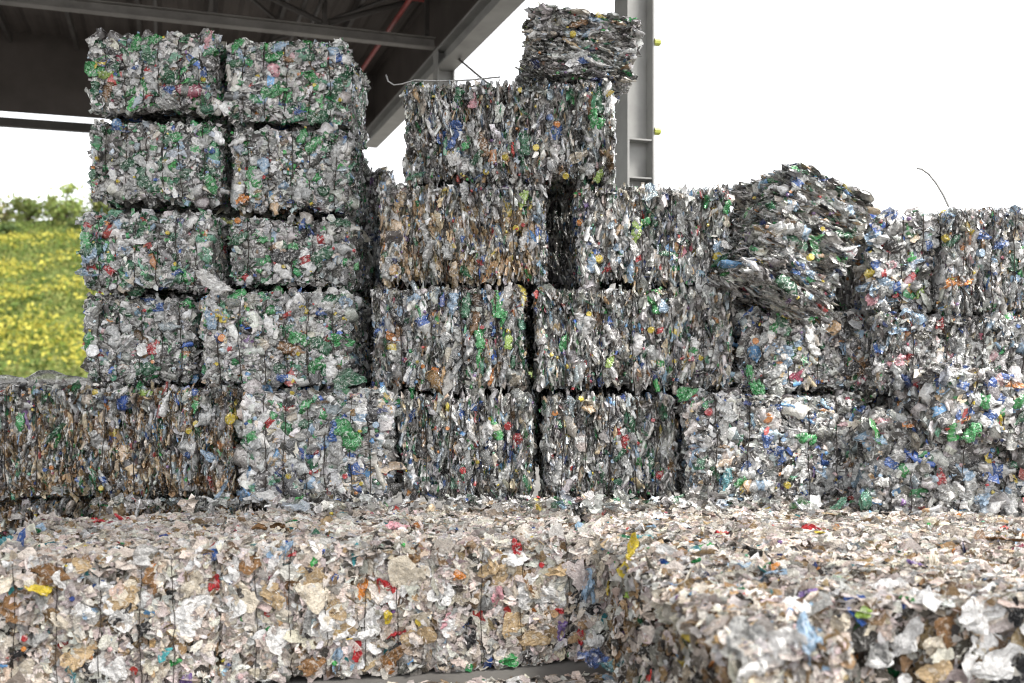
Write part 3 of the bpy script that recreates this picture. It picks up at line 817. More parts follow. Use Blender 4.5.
# ---- specific scraps the photograph shows
SP = [
    ('A2', 343, 433, 'crushed_bottle', 'green', .30, -50), ('A2', 268, 421, 'crushed_bottle', 'green', .14, 60), ('A2', 310, 430, 'crushed_bottle', 'dark green', .12, 80),
    ('A2', 316, 450, 'plastic_film', 'blue', .16, 20), ('A2', 354, 468, 'plastic_film', 'blue', .15, -35), ('A2', 345, 476, 'bottle_cap', 'red', .04, 0), ('A2', 289, 476, 'bottle_cap', 'yellow', .04, 0),
    ('A2', 322, 410, 'bottle_cap', 'red', .04, 0), ('A2', 287, 408, 'crushed_bottle', 'white', .24, 80), ('A2', 362, 418, 'crushed_bottle', 'white', .2, 85), ('A2', 376, 425, 'bottle_cap', 'light blue', .05, 0),
    ('A1', 240, 419, 'bottle_cap', 'yellow', .085, 0), ('A1', 21, 423, 'crushed_bottle', 'green', .15, 80), ('A1', 26, 405, 'crushed_bottle', 'white', .13, 0), ('A1', 118, 388, 'plastic_film', 'white', .12, 60),
    ('A1', 144, 382, 'plastic_film', 'lime', .08, 0), ('A1', 35, 390, 'bottle_cap', 'light blue', .05, 0), ('A1', 94, 389, 'bottle_cap', 'yellow', .045, 0), ('A1', 106, 404, 'plastic_film', 'orange', .07, 90),
    ('A1', 102, 488, 'bottle_cap', 'yellow', .04, 0), ('A1', 196, 424, 'bottle_cap', 'yellow', .05, 0), ('A1', 189, 431, 'bottle_cap', 'yellow', .045, 0), ('A1', 195, 405, 'crushed_bottle', 'green', .12, 80),
    ('B2', 222, 318, 'crushed_bottle', 'yellow', .15, -60), ('B2', 222, 338, 'bottle_cap', 'orange', .06, 0), ('B2', 265, 311, 'crushed_bottle', 'green', .16, 10), ('B2', 302, 340, 'crushed_bottle', 'green', .2, -10),
    ('B2', 318, 345, 'crushed_bottle', 'dark green', .2, -30), ('B2', 262, 294, 'plastic_film', 'blue', .1, 30), ('B2', 298, 295, 'plastic_film', 'blue', .1, 70), ('B2', 345, 303, 'plastic_film', 'light blue', .12, 80),
    ('B2', 260, 343, 'plastic_film', 'cream', .11, 0), ('B2', 237, 356, 'plastic_film', 'white', .15, 0), ('B2', 235, 287, 'crushed_bottle', 'green', .15, 40), ('B2', 302, 309, 'plastic_film', 'yellow', .09, 0),
    ('B2', 281, 378, 'crushed_bottle', 'blue', .13, 10), ('B2', 292, 381, 'bottle_cap', 'yellow', .05, 0), ('B2', 330, 300, 'crushed_bottle', 'dark green', .2, 0), ('B2', 286, 328, 'crushed_bottle', 'dark green', .18, 30),
    ('B1', 150, 303, 'plastic_film', 'blue', .2, -8), ('B1', 182, 305, 'crushed_bottle', 'green', .14, 10), ('B1', 90, 340, 'crushed_bottle', 'green', .17, 80), ('B1', 120, 306, 'crushed_bottle', 'dark green', .12, 0),
    ('B1', 115, 370, 'plastic_film', 'white', .12, 20),
    ('C1', 95, 226, 'crushed_bottle', 'green', .22, 5), ('C1', 82, 245, 'crushed_bottle', 'green', .2, 85), ('C1', 196, 238, 'crushed_bottle', 'green', .13, 50), ('C1', 95, 214, 'plastic_film', 'red', .07, 20),
    ('C1', 110, 258, 'crushed_bottle', 'dark green', .13, 20), ('C1', 172, 278, 'crushed_bottle', 'dark green', .18, 0), ('C1', 146, 240, 'plastic_film', 'white', .16, 0), ('C1', 85, 272, 'plastic_film', 'light blue', .15, 0),
    ('C1', 190, 224, 'crushed_bottle', 'white', .14, 60),
    ('C2', 240, 236, 'plastic_film', 'red', .08, 60), ('C2', 237, 217, 'bottle_cap', 'orange', .05, 0), ('C2', 265, 240, 'crushed_bottle', 'green', .15, 20), ('C2', 320, 255, 'crushed_bottle', 'dark green', .2, 20),
    ('C2', 302, 225, 'plastic_film', 'blue', .09, 60), ('C2', 310, 262, 'crushed_bottle', 'dark green', .18, 0), ('C2', 340, 222, 'crushed_bottle', 'dark green', .15, 0),
    ('D1', 163, 130, 'crushed_bottle', 'green', .14, -50), ('D1', 168, 140, 'crushed_bottle', 'dark green', .14, 80), ('D1', 86, 178, 'crushed_bottle', 'dark green', .2, 85), ('D1', 132, 160, 'crushed_bottle', 'dark green', .2, 40),
    ('D1', 211, 172, 'crushed_bottle', 'dark green', .16, -30), ('D1', 148, 175, 'crushed_bottle', 'white', .22, 60), ('D1', 166, 178, 'crushed_bottle', 'clear', .26, 85), ('D1', 105, 190, 'plastic_film', 'white', .1, 70),
    ('D1', 212, 151, 'bottle_cap', 'blue', .05, 0), ('D1', 120, 128, 'plastic_film', 'blue', .12, 0),
    ('D2', 241, 198, 'crushed_bottle', 'orange', .16, 10), ('D2', 302, 135, 'crushed_bottle', 'green', .14, 70), ('D2', 253, 170, 'crushed_bottle', 'green', .15, 60), ('D2', 268, 160, 'bottle_cap', 'red', .06, 0),
    ('D2', 247, 168, 'bottle_cap', 'red', .05, 0), ('D2', 302, 185, 'crushed_bottle', 'clear', .24, 85), ('D2', 236, 141, 'crushed_bottle', 'white', .14, 20), ('D2', 308, 160, 'plastic_film', 'white', .13, 80),
    ('D2', 340, 142, 'plastic_film', 'light blue', .1, 40), ('D2', 345, 135, 'bottle_cap', 'blue', .04, 0),
    ('E1', 100, 68, 'crushed_bottle', 'green', .26, 5), ('E1', 92, 63, 'plastic_film', 'yellow', .13, 0), ('E1', 108, 74, 'crushed_bottle', 'lime', .16, 0), ('E1', 135, 40, 'crushed_bottle', 'green', .15, 80),
    ('E1', 153, 36, 'crushed_bottle', 'green', .16, 10), ('E1', 110, 49, 'plastic_film', 'black', .12, 0), ('E1', 86, 31, 'plastic_film', 'white', .12, 20), ('E1', 168, 92, 'plastic_film', 'blue', .1, 10),
    ('E1', 135, 68, 'plastic_film', 'blue', .07, 0), ('E1', 202, 78, 'bottle_cap', 'yellow', .04, 0), ('E1', 203, 72, 'plastic_film', 'blue', .08, 60), ('E1', 208, 38, 'plastic_film', 'pink', .12, 80),
    ('E1', 160, 72, 'crushed_bottle', 'white', .12, 50), ('E1', 93, 90, 'crushed_bottle', 'dark green', .14, 80), ('E1', 190, 88, 'crushed_bottle', 'dark green', .16, 60), ('E1', 97, 50, 'crushed_bottle', 'white', .12, 0),
    ('E2', 275, 92, 'crushed_bottle', 'green', .2, 0), ('E2', 287, 95, 'crushed_bottle', 'green', .16, 80), ('E2', 316, 86, 'crushed_bottle', 'white', .14, 0), ('E2', 309, 70, 'crushed_bottle', 'brown', .14, 85),
    ('E2', 290, 60, 'crushed_bottle', 'brown', .1, 0), ('E2', 335, 94, 'crushed_bottle', 'dark green', .18, 80), ('E2', 320, 118, 'crushed_bottle', 'dark green', .2, 5), ('E2', 300, 110, 'plastic_film', 'blue', .1, 0),
    ('E2', 258, 82, 'plastic_film', 'white', .12, 10), ('E2', 236, 43, 'crushed_bottle', 'green', .14, 70), ('E2', 332, 60, 'crushed_bottle', 'light blue', .2, 88), ('E2', 280, 47, 'crushed_bottle', 'light blue', .14, 20),
    ('E2', 233, 62, 'crushed_bottle', 'dark green', .12, 0), ('E2', 306, 56, 'crushed_bottle', 'dark green', .13, 0),
    ('A3', 411, 415, 'plastic_film', 'blue', .1, 30), ('A3', 477, 406, 'plastic_film', 'blue', .1, 20), ('A3', 508, 426, 'bottle_cap', 'red', .06, 0), ('A3', 517, 440, 'plastic_film', 'red', .12, 80), ('A3', 485, 430, 'crushed_bottle', 'white', .2, 60),
    ('A3', 463, 470, 'bottle_cap', 'red', .05, 0), ('A4', 581, 398, 'bottle_cap', 'yellow', .04, 0), ('A4', 555, 413, 'bottle_cap', 'orange', .045, 0), ('A4', 660, 475, 'plastic_film', 'red', .08, 80),
    ('F1', 497, 304, 'crushed_bottle', 'green', .2, 88), ('F1', 413, 299, 'crushed_bottle', 'light blue', .17, 10), ('F1', 379, 329, 'plastic_film', 'blue', .11, 60), ('F1', 391, 337, 'crushed_bottle', 'orange', .14, -60),
    ('F1', 490, 376, 'plastic_film', 'orange', .12, 70), ('F1', 434, 374, 'plastic_film', 'orange', .09, 80), ('F1', 452, 306, 'crushed_bottle', 'light blue', .18, 85), ('F1', 467, 305, 'crushed_bottle', 'dark green', .18, 85), ('F1', 509, 340, 'crushed_bottle', 'lime', .13, 80),
    ('F2', 565, 342, 'crushed_bottle', 'green', .15, 80), ('F2', 594, 350, 'plastic_film', 'white', .2, -60), ('F2', 651, 330, 'bottle_cap', 'yellow', .05, 0), ('F2', 701, 357, 'bottle_cap', 'yellow', .05, 0), ('F2', 582, 368, 'plastic_film', 'red', .09, 60),
    ('F2', 611, 360, 'crushed_bottle', 'lime', .12, 80), ('F2', 655, 305, 'crushed_bottle', 'green', .14, 85), ('F2', 663, 302, 'crushed_bottle', 'light blue', .17, 85), ('F2', 589, 314, 'bottle_cap', 'yellow', .04, 0),
    ('G1', 400, 202, 'crushed_bottle', 'tan', .15, 80), ('G1', 523, 200, 'crushed_bottle', 'lime', .14, 80), ('G1', 527, 244, 'plastic_film', 'white', .14, 65), ('G1', 537, 238, 'bottle_cap', 'yellow', .05, 0), ('G1', 516, 228, 'bottle_cap', 'yellow', .05, 0),
    ('G2', 641, 224, 'crushed_bottle', 'green', .14, 20), ('G2', 636, 232, 'crushed_bottle', 'lime', .16, 80), ('G2', 728, 206, 'crushed_bottle', 'green', .12, 80), ('G2', 588, 203, 'plastic_film', 'purple', .1, 60), ('G2', 608, 268, 'plastic_film', 'red', .08, 40),
    ('G2', 599, 259, 'bottle_cap', 'yellow', .06, 0), ('G2', 717, 257, 'bottle_cap', 'yellow', .07, 0), ('G2', 573, 222, 'bottle_cap', 'orange', .05, 0), ('G2', 668, 253, 'crushed_bottle', 'dark green', .12, 10), ('G2', 591, 262, 'crushed_bottle', 'light blue', .15, 80),
    ('H1', 448, 132, 'plastic_film', 'blue', .24, 75), ('H1', 454, 155, 'plastic_film', 'white', .18, 70), ('H1', 465, 144, 'crushed_bottle', 'green', .13, 70), ('H1', 598, 127, 'crushed_bottle', 'green', .13, 80), ('H1', 557, 132, 'plastic_film', 'blue', .12, 85),
    ('H1', 557, 124, 'bottle_cap', 'orange', .05, 0), ('H1', 550, 117, 'bottle_cap', 'blue', .05, 0), ('H1', 582, 154, 'plastic_film', 'cream', .18, 30), ('H1', 505, 157, 'bottle_cap', 'yellow', .05, 0), ('H1', 536, 147, 'bottle_cap', 'yellow', .05, 0),
    ('H1', 486, 172, 'bottle_cap', 'yellow', .045, 0), ('H1', 525, 140, 'crushed_bottle', 'dark green', .2, 80), ('H1', 457, 98, 'crushed_bottle', 'dark green', .15, 70), ('H1', 520, 90, 'bottle_cap', 'yellow', .04, 0), ('H1', 566, 180, 'bottle_cap', 'yellow', .05, 0),
    ('H1', 600, 175, 'crushed_bottle', 'lime', .12, 60), ('H1', 473, 100, 'plastic_film', 'pink', .13, 70),
    ('I1', 600, 15, 'plastic_film', 'yellow', .08, 0), ('I1', 573, 34, 'bottle_cap', 'yellow', .05, 0), ('I1', 584, 60, 'plastic_film', 'blue', .12, 5), ('I1', 632, 18, 'crushed_bottle', 'green', .1, 0),
    ('J1', 822, 250, 'plastic_film', 'green', .24, -27), ('J1', 812, 257, 'bottle_cap', 'yellow', .05, 0), ('J1', 793, 203, 'crushed_bottle', 'light blue', .12, 30), ('J1', 797, 183, 'crushed_bottle', 'clear', .16, 80), ('J1', 786, 163, 'bottle_cap', 'green', .05, 0),
    ('J1', 788, 288, 'crushed_bottle', 'dark green', .2, -20), ('J1', 853, 252, 'plastic_film', 'pink', .1, 0), ('J1', 800, 268, 'plastic_film', 'blue', .1, -10), ('J1', 797, 225, 'plastic_film', 'brown', .1, -20),
    ('K1', 921, 289, 'crushed_bottle', 'lime', .14, 85), ('K1', 887, 222, 'plastic_film', 'blue', .2, 40), ('K1', 876, 263, 'crushed_bottle', 'white', .19, -60), ('K1', 902, 256, 'crushed_bottle', 'white', .2, -70), ('K1', 893, 264, 'plastic_film', 'pink', .1, 0),
    ('K1', 902, 295, 'plastic_film', 'red', .09, 20), ('K1', 870, 298, 'plastic_film', 'pink', .13, 50), ('K1', 866, 236, 'plastic_film', 'light blue', .13, 0), ('K1', 855, 287, 'plastic_film', 'light blue', .16, 0), ('K1', 858, 271, 'crushed_bottle', 'yellow', .13, 30),
    ('K2', 957, 282, 'plastic_film', 'orange', .16, 20), ('K2', 940, 237, 'bottle_cap', 'yellow', .06, 0), ('K2', 1001, 243, 'plastic_film', 'blue', .13, 60), ('K2', 982, 235, 'plastic_film', 'blue', .11, 0), ('K2', 981, 253, 'bottle_cap', 'light blue', .06, 0), ('K2', 955, 240, 'crushed_bottle', 'dark green', .14, 40),
    ('K2', 960, 262, 'crushed_bottle', 'grey', .2, -10),
    ('M1', 792, 347, 'crushed_bottle', 'dark green', .2, 60), ('M1', 790, 322, 'plastic_film', 'yellow', .12, -50), ('M1', 808, 385, 'plastic_film', 'cream', .1, 70), ('M1', 755, 341, 'bottle_cap', 'orange', .05, 0), ('M1', 820, 340, 'plastic_film', 'white', .2, 10), ('M1', 790, 380, 'plastic_film', 'white', .15, 20),
    ('M2', 913, 315, 'plastic_film', 'light blue', .18, 20), ('M2', 866, 348, 'plastic_film', 'blue', .1, 85), ('M2', 940, 325, 'plastic_film', 'red', .11, 80), ('M2', 1014, 330, 'plastic_film', 'white', .2, 40), ('M2', 977, 358, 'plastic_film', 'white', .26, 20), ('M2', 897, 330, 'plastic_film', 'light blue', .12, 0),
    ('M2', 878, 362, 'plastic_film', 'white', .14, 50), ('M2', 897, 360, 'plastic_film', 'pink', .13, 0), ('M2', 940, 370, 'bottle_cap', 'orange', .06, 0),
    ('A5', 768, 418, 'bottle_cap', 'orange', .08, 0), ('A5', 776, 408, 'plastic_film', 'blue', .09, 0), ('A5', 773, 457, 'plastic_film', 'blue', .2, 20), ('A5', 744, 482, 'crushed_bottle', 'green', .14, 30), ('A5', 755, 465, 'plastic_film', 'white', .15, 80), ('A5', 747, 467, 'plastic_film', 'blue', .08, 60),
    ('A5', 804, 438, 'crushed_bottle', 'green', .17, -20), ('A5', 727, 480, 'crushed_bottle', 'teal', .16, 80), ('A5', 787, 485, 'bottle_cap', 'yellow', .05, 0), ('A5', 708, 412, 'bottle_cap', 'red', .06, 0), ('A5', 768, 437, 'plastic_film', 'blue', .12, 60), ('A5', 860, 410, 'plastic_film', 'blue', .12, 0), ('A5', 855, 440, 'plastic_film', 'white', .22, 30),
    ('A5', 855, 480, 'plastic_film', 'pink', .16, 70),
    ('A6', 920, 395, 'plastic_film', 'white', .18, 0), ('A6', 912, 400, 'plastic_film', 'orange', .1, 10), ('A6', 927, 405, 'plastic_film', 'blue', .12, 85), ('A6', 985, 497, 'plastic_film', 'light blue', .15, 40), ('A6', 995, 508, 'crushed_bottle', 'white', .2, 70), ('A6', 940, 478, 'plastic_film', 'red', .1, 85), ('A6', 880, 393, 'plastic_film', 'pink', .12, 0),
    ('A6', 1000, 470, 'crushed_bottle', 'clear', .22, 10), ('A6', 905, 470, 'crushed_bottle', 'clear', .2, 40), ('A6', 960, 470, 'crushed_bottle', 'light blue', .2, -20),
    ('A7', 1005, 415, 'plastic_film', 'red', .13, 60), ('A7', 1005, 425, 'plastic_film', 'yellow', .18, -40), ('A7', 965, 412, 'plastic_film', 'blue', .14, 60), ('A7', 985, 400, 'crushed_bottle', 'clear', .2, 0), ('A7', 1015, 385, 'plastic_film', 'orange', .1, 20), ('A7', 1020, 400, 'crushed_bottle', 'green', .14, 60),
    ('A7', 965, 380, 'crushed_bottle', 'white', .12, 0),
    # paper bales
    ('P1', 26, 618, 'plastic_film', 'grey', .30, 85), ('P1', 95, 588, 'plastic_film', 'white', .16, 20), ('P1', 98, 587, 'plastic_film', 'blue', .07, 20), ('P1', 45, 575, 'cardboard_scrap', 'brown', .18, 0), ('P1', 82, 565, 'cardboard_scrap', 'tan', .1, 0), ('P1', 136, 584, 'cardboard_scrap', 'tan', .12, 70),
    ('P1', 68, 575, 'paper_scrap', 'white', .16, 80), ('P1', 136, 640, 'plastic_film', 'black', .2, 80), ('P1', 120, 620, 'plastic_film', 'black', .14, 60), ('P1', 90, 614, 'plastic_film', 'light blue', .08, 10), ('P1', 75, 660, 'cardboard_scrap', 'tan', .14, 60), ('P1', 95, 675, 'paper_scrap', 'white', .18, 0),
    ('P1', 190, 615, 'paper_scrap', 'white', .2, -60), ('P1', 174, 662, 'plastic_film', 'green', .06, 0), ('P1', 70, 678, 'plastic_film', 'teal', .1, 70), ('P1', 187, 680, 'plastic_film', 'purple', .08, 80), ('P1', 172, 596, 'plastic_film', 'black', .09, 0), ('P1', 120, 602, 'cardboard_scrap', 'tan', .18, 0),
    ('P1', 10, 655, 'plastic_film', 'black', .14, 20), ('P1', 214, 549, 'plastic_film', 'blue', .1, 20), ('P1', 216, 585, 'plastic_film', 'red', .09, 60), ('P1', 150, 560, 'paper_scrap', 'white', .22, 10),
    ('P2', 412, 590, 'cardboard_scrap', 'cream', .30, 85), ('P2', 392, 595, 'plastic_film', 'red', .17, -55), ('P2', 399, 636, 'plastic_film', 'red', .11, 30), ('P2', 357, 652, 'plastic_film', 'red', .11, 70), ('P2', 325, 628, 'paper_scrap', 'white', .16, 80), ('P2', 337, 660, 'plastic_film', 'light blue', .12, 80),
    ('P2', 288, 580, 'paper_scrap', 'white', .2, 0), ('P2', 314, 580, 'cardboard_scrap', 'tan', .13, 20), ('P2', 247, 563, 'cardboard_scrap', 'brown', .13, 80), ('P2', 232, 568, 'paper_scrap', 'white', .12, 80), ('P2', 309, 625, 'plastic_film', 'grey', .14, 80), ('P2', 370, 565, 'paper_scrap', 'white', .2, 0),
    ('P2', 290, 549, 'plastic_film', 'red', .08, -20), ('P2', 362, 590, 'plastic_film', 'orange', .1, 80), ('P2', 335, 610, 'cardboard_scrap', 'tan', .13, 0), ('P2', 390, 660, 'cardboard_scrap', 'brown', .15, 30), ('P2', 270, 592, 'cardboard_scrap', 'tan', .11, 0), ('P2', 233, 605, 'paper_scrap', 'white', .18, 70), ('P2', 343, 632, 'cardboard_scrap', 'tan', .13, 0), ('P2', 388, 617, 'plastic_film', 'yellow', .07, 60), ('P2', 373, 640, 'plastic_film', 'white', .17, 0),
    ('P3', 517, 548, 'plastic_film', 'red', .09, 85), ('P3', 458, 575, 'plastic_film', 'orange', .08, 10), ('P3', 508, 575, 'cardboard_scrap', 'tan', .17, 20), ('P3', 505, 555, 'paper_scrap', 'white', .2, 0), ('P3', 485, 615, 'plastic_film', 'grey', .24, 85), ('P3', 446, 620, 'plastic_film', 'pink', .09, 40), ('P3', 470, 635, 'plastic_film', 'black', .16, 80),
    ('P3', 561, 611, 'plastic_film', 'red', .06, 0), ('P3', 588, 588, 'plastic_film', 'light blue', .16, 85), ('P3', 580, 637, 'plastic_film', 'red', .1, 85), ('P3', 510, 660, 'plastic_film', 'green', .12, 20), ('P3', 563, 630, 'plastic_film', 'purple', .1, 60), ('P3', 530, 580, 'paper_scrap', 'white', .14, 30), ('P3', 515, 625, 'cardboard_scrap', 'tan', .16, 80), ('P3', 535, 640, 'cardboard_scrap', 'tan', .15, 10), ('P3', 440, 590, 'paper_scrap', 'white', .16, 80),
    ('Q2', 818, 645, 'plastic_film', 'light blue', .2, 88), ('Q2', 800, 660, 'paper_scrap', 'white', .22, 80), ('Q2', 772, 668, 'plastic_film', 'white', .22, 70), ('Q2', 750, 640, 'plastic_film', 'grey', .2, 80),
    ('Q3', 862, 612, 'plastic_film', 'lime', .07, 0), ('Q3', 985, 655, 'paper_scrap', 'white', .24, 0), ('Q3', 1000, 665, 'paper_scrap', 'white', .22, 0), ('Q3', 1015, 612, 'plastic_film', 'black', .12, 80), ('Q3', 935, 675, 'cardboard_scrap', 'tan', .12, 0), ('Q3', 910, 640, 'paper_scrap', 'white', .16, 60), ('Q3', 950, 632, 'cardboard_scrap', 'brown', .16, 0),
    ('Q3', 985, 615, 'paper_scrap', 'white', .2, 20), ('Q3', 880, 655, 'plastic_film', 'grey', .14, 80),
]
for s in SP: spot(*s)
ST = [('Q1', 695, 541, 'plastic_film', 'orange', .11), ('Q1', 705, 550, 'plastic_film', 'green', .1), ('Q1', 745, 568, 'plastic_film', 'light blue', .13), ('Q4', 815, 528, 'plastic_film', 'red', .15), ('Q4', 822, 533, 'plastic_film', 'yellow', .1),
      ('Q4', 842, 515, 'cardboard_scrap', 'tan', .2), ('Q1', 720, 535, 'plastic_film', 'red', .09), ('Q3', 800, 597, 'plastic_film', 'black', .12), ('Q3', 807, 598, 'plastic_film', 'purple', .12), ('Q5', 1000, 540, 'cardboard_scrap', 'brown', .26), ('Q3', 917, 570, 'plastic_film', 'purple', .1), ('Q3', 879, 590, 'plastic_film', 'white', .3),
      ('Q3', 920, 592, 'plastic_film', 'white', .34), ('Q3', 955, 592, 'plastic_film', 'white', .3), ('P1', 95, 520, 'plastic_film', 'red', .13), ('P1', 22, 522, 'cardboard_scrap', 'tan', .13), ('P1', 18, 540, 'plastic_film', 'teal', .2), ('P1', 202, 522, 'cardboard_scrap', 'tan', .14), ('P1', 128, 518, 'plastic_film', 'red', .14), ('P2', 400, 530, 'plastic_film', 'pink', .12)]
for s in ST: spot(*s, side='top')
for s in [('Q1', 624, 548, 'plastic_film', 'yellow', .2, 80), ('Q1', 627, 590, 'plastic_film', 'lime', .08, 0), ('Q1', 607, 588, 'plastic_film', 'yellow', .08, 0)]:
    b = BALES['Q1']
    spot(*s[:6], side='left')

print('pieces', PIECES)

# ------------------------------------------------------------------ loose scraps lying on the bales
LOOSE = MB


def loose(name, label, cat, px, py, d, size, colour, proto, rot, paper=False, group=None, smooth=False):
    mb = MB()
    c = np.array([[*COLOURS[colour], .5 if paper else .28]], np.float32)
    e = np.eye(3)[None]
    stamp(mb, proto, np.zeros((1, 3)), e[:, 0], e[:, 1], e[:, 2], np.array([size]), c, smooth=smooth)
    o = mb.build(name, M_PAPER if paper else M_PLASTIC)
    o.location = at(px, py, d)
    o.rotation_euler = [R(q) for q in rot]
    tag(o, label, cat, group)
    return o


loose('plastic_sack', 'torn white sack at the foot of the dark gap in the left stacks', 'sack', 213, 283, 7.1, (.22, .12, .07), 'white', P_HSHEET, (75, 25, 10))
loose('plastic_strip', 'bright blue strip hanging at the lower right corner of the brown-striped bale', 'strip', 220, 493, 6.85, (.16, .035, .03), 'light blue', P_HSHEET, (80, -55, 0))
loose('plastic_film', 'green film hooked over the left upper corner of the rumpled blue-scrap bale', 'film', 686, 394, 6.9, (.17, .08, .06), 'green', P_HSHEET, (60, -35, 10))
loose('paper_scrap', 'white oval scrap lying on the ledge below the large green bottle', 'scrap', 262, 496, 6.85, (.17, .10, .03), 'white', P_HFLAKE, (35, 0, 8), paper=True)
loose('plastic_film', 'dark green film sheet lying at the foot of the flat bale with the yellow bottle', 'film', 348, 379, 7.0, (.26, .13, .06), 'dark green', P_HSHEET, (50, -8, 0))
loose('plastic_film', 'crumpled grey film spread on top of the brown-striped bale', 'film', 35, 383, 7.25, (.75, .35, .12), 'grey', P_HSHEET, (8, 0, 4))
loose('paper_scrap', 'white upright sliver standing on the ledge below the bale with the red scrap', 'scrap', 458, 510, 6.9, (.11, .03, .02), 'white', P_HFLAKE, (90, 80, 0), paper=True)
loose('plastic_film', 'blue film lump on the ground at the right foot of the upright-scrap paper bale', 'film', 594, 657, 5.5, (.18, .1, .08), 'blue', P_HSHEET, (30, 0, 20))
loose('plastic_film', 'teal film lying on the ground beside the blue film lump', 'film', 618, 664, 5.35, (.22, .08, .06), 'teal', P_HSHEET, (10, 0, -10))
loose('crushed_bottle', 'white bottle lying at the foot of the dark gap beside the flat bale', 'bottle', 331, 366, 7.0, (.17, .08, .06), 'white', P_HBOT, (80, 80, 0), smooth=True)

# litter of small bits on ledges and on the ground: uncountable
lit = MB()
n = 420
px = rng.uniform(-2.9, 3.0, n)
dd = rng.uniform(6.55, 6.98, n)
pos = np.stack([px, dd, np.full(n, .765) + rng.uniform(0, .045, n)], 1)
L, W, Nn = basis(np.array([[0, 0, 1.]]) + rng.normal(0, .45, (n, 3)), rng.normal(0, 1, (n, 3)))
ln = rng.lognormal(0, .35, (n, 1))
stamp(lit, P_SHEET, pos, L, W, Nn, np.array([[.08, .05, .035]]) * ln, pick('grey', n))
o = lit.build('plastic_litter', M_PLASTIC)
tag(o, 'grey plastic litter along the ledge behind the white paper bales', 'litter', kind='stuff')
lit = MB()
n = 1300
pos = np.stack([rng.uniform(-3.2, 2.0, n), 5.35 - np.abs(rng.normal(0, .28, n)), np.full(n, .012)], 1)
pos[:, 1] += (pos[:, 0] + .6) * .16
L, W, Nn = basis(np.array([[0, 0, 1.]]) + rng.normal(0, .3, (n, 3)), rng.normal(0, 1, (n, 3)))
stamp(lit, P_FLAKE, pos, L, W, Nn, np.array([[.05, .035, .012]]) * rng.lognormal(0, .4, (n, 1)), pick('paperdirty', n))
o = lit.build('paper_litter', M_PAPER)
tag(o, 'small paper bits strewn on the concrete at the foot of the front bales', 'litter', kind='stuff')

# loose wires
w = MB()
pts = [at(386, 75, 7.15), at(388, 81, 7.12), at(394, 85, 7.1), at(402, 84, 7.1), at(415, 80, 7.1), at(440, 81, 7.15), at(470, 80, 7.2), at(500, 77, 7.3)]
w.tube([tuple(p) for p in pts], .006, 6)
tag(w.build('loose_wire', M_BRIGHTWIRE), 'curled pale wire lying along the top of the wide upright-layer bale', 'wire')
w = MB()
pts = [at(949, 207, 6.95), at(944, 196, 6.95), at(937, 184, 6.95), at(929, 174, 6.95), at(922, 169, 6.95), at(917, 168, 6.95)]
w.tube([tuple(p) for p in pts], .008, 6)
tag(w.build('loose_wire', M_BRIGHTWIRE), 'bent wire sticking up into the sky above the right end', 'wire')

# ------------------------------------------------------------------ the canopy
u2 = Vector((-.33, .944, 0)).normalized()
v2 = Vector((u2.y, -u2.x, 0))
O2 = Vector((1.23, 10.0, 0))
CM = Matrix(((v2.x, u2.x, 0, O2.x), (v2.y, u2.y, 0, O2.y), (0, 0, 1, 0), (0, 0, 0, 1)))    # local x = across (b), y = along (a)
can = empty('steel_canopy')
can.matrix_world = CM
tag(can, 'dark steel roof canopy on grey columns above and behind the tall left stacks', 'canopy')
A0, A1_, B0 = -7.5, 13.6, -17.0  # near end of the roof drawn forward, unseen, to shade stacks and left faces


def cpart(name, mat, boxes, parent=can):
    mb = MB()
    for p0, p1 in boxes: mb.box(p0, p1)
    return mb.build(name, mat, parent)


# corrugated roof sheet
mb = MB()
xs = np.arange(B0, .35, .09)
prof = np.array([0, .045, .045, 0])[np.arange(len(xs)) % 4]
zz = 8.25 + np.minimum(-xs, xs - B0) * .03 + prof
for k, off in ((0, 0), (1, .01)):
    V = np.array([(x, y, z + off) for y in (A0 - .3, A1_ + .3) for x, z in zip(xs, zz)])
    m = len(xs)
    f = [(i, i + 1, m + i + 1, m + i) for i in range(m - 1)]
    mb.add(V, f if k else [q[::-1] for q in f])
mb.build('roof_sheet', M_CLAD, can)
# fascia panels
cpart('eave_fascia', M_CLAD, [((.10, A0, 6.98), (.14, A1_ + .06, 8.34))])
cpart('eave_beam', M_STEEL, [((-.16, A0, 6.62), (.16, A1_, 6.66)), ((-.02, A0, 6.66), (.02, A1_, 6.92)), ((-.16, A0, 6.92), (.16, A1_, 6.96))])
cpart('gable_fascia', M_CLAD, [((B0, A1_ + .02, 6.84), (.098, A1_ + .06, 8.62))])
cpart('gable_beam', M_DARKSTEEL, [((B0, A1_ - .08, 6.52), (-.2, A1_ + .08, 6.70))])
for b in np.arange(B0 + 1.3, -.5, 2.6):
    cpart('gable_post', M_DARKSTEEL, [((b, A1_ - .05, 6.70), (b + .1, A1_ + .015, 8.2))])
for b in np.arange(B0 + .8, -.2, 1.25):
    z = 8.20 + min(-b, b - B0) * .03
    cpart('purlin', M_DARKSTEEL, [((b, A0, z - .2), (b + .07, A1_ - .1, z - .01))])
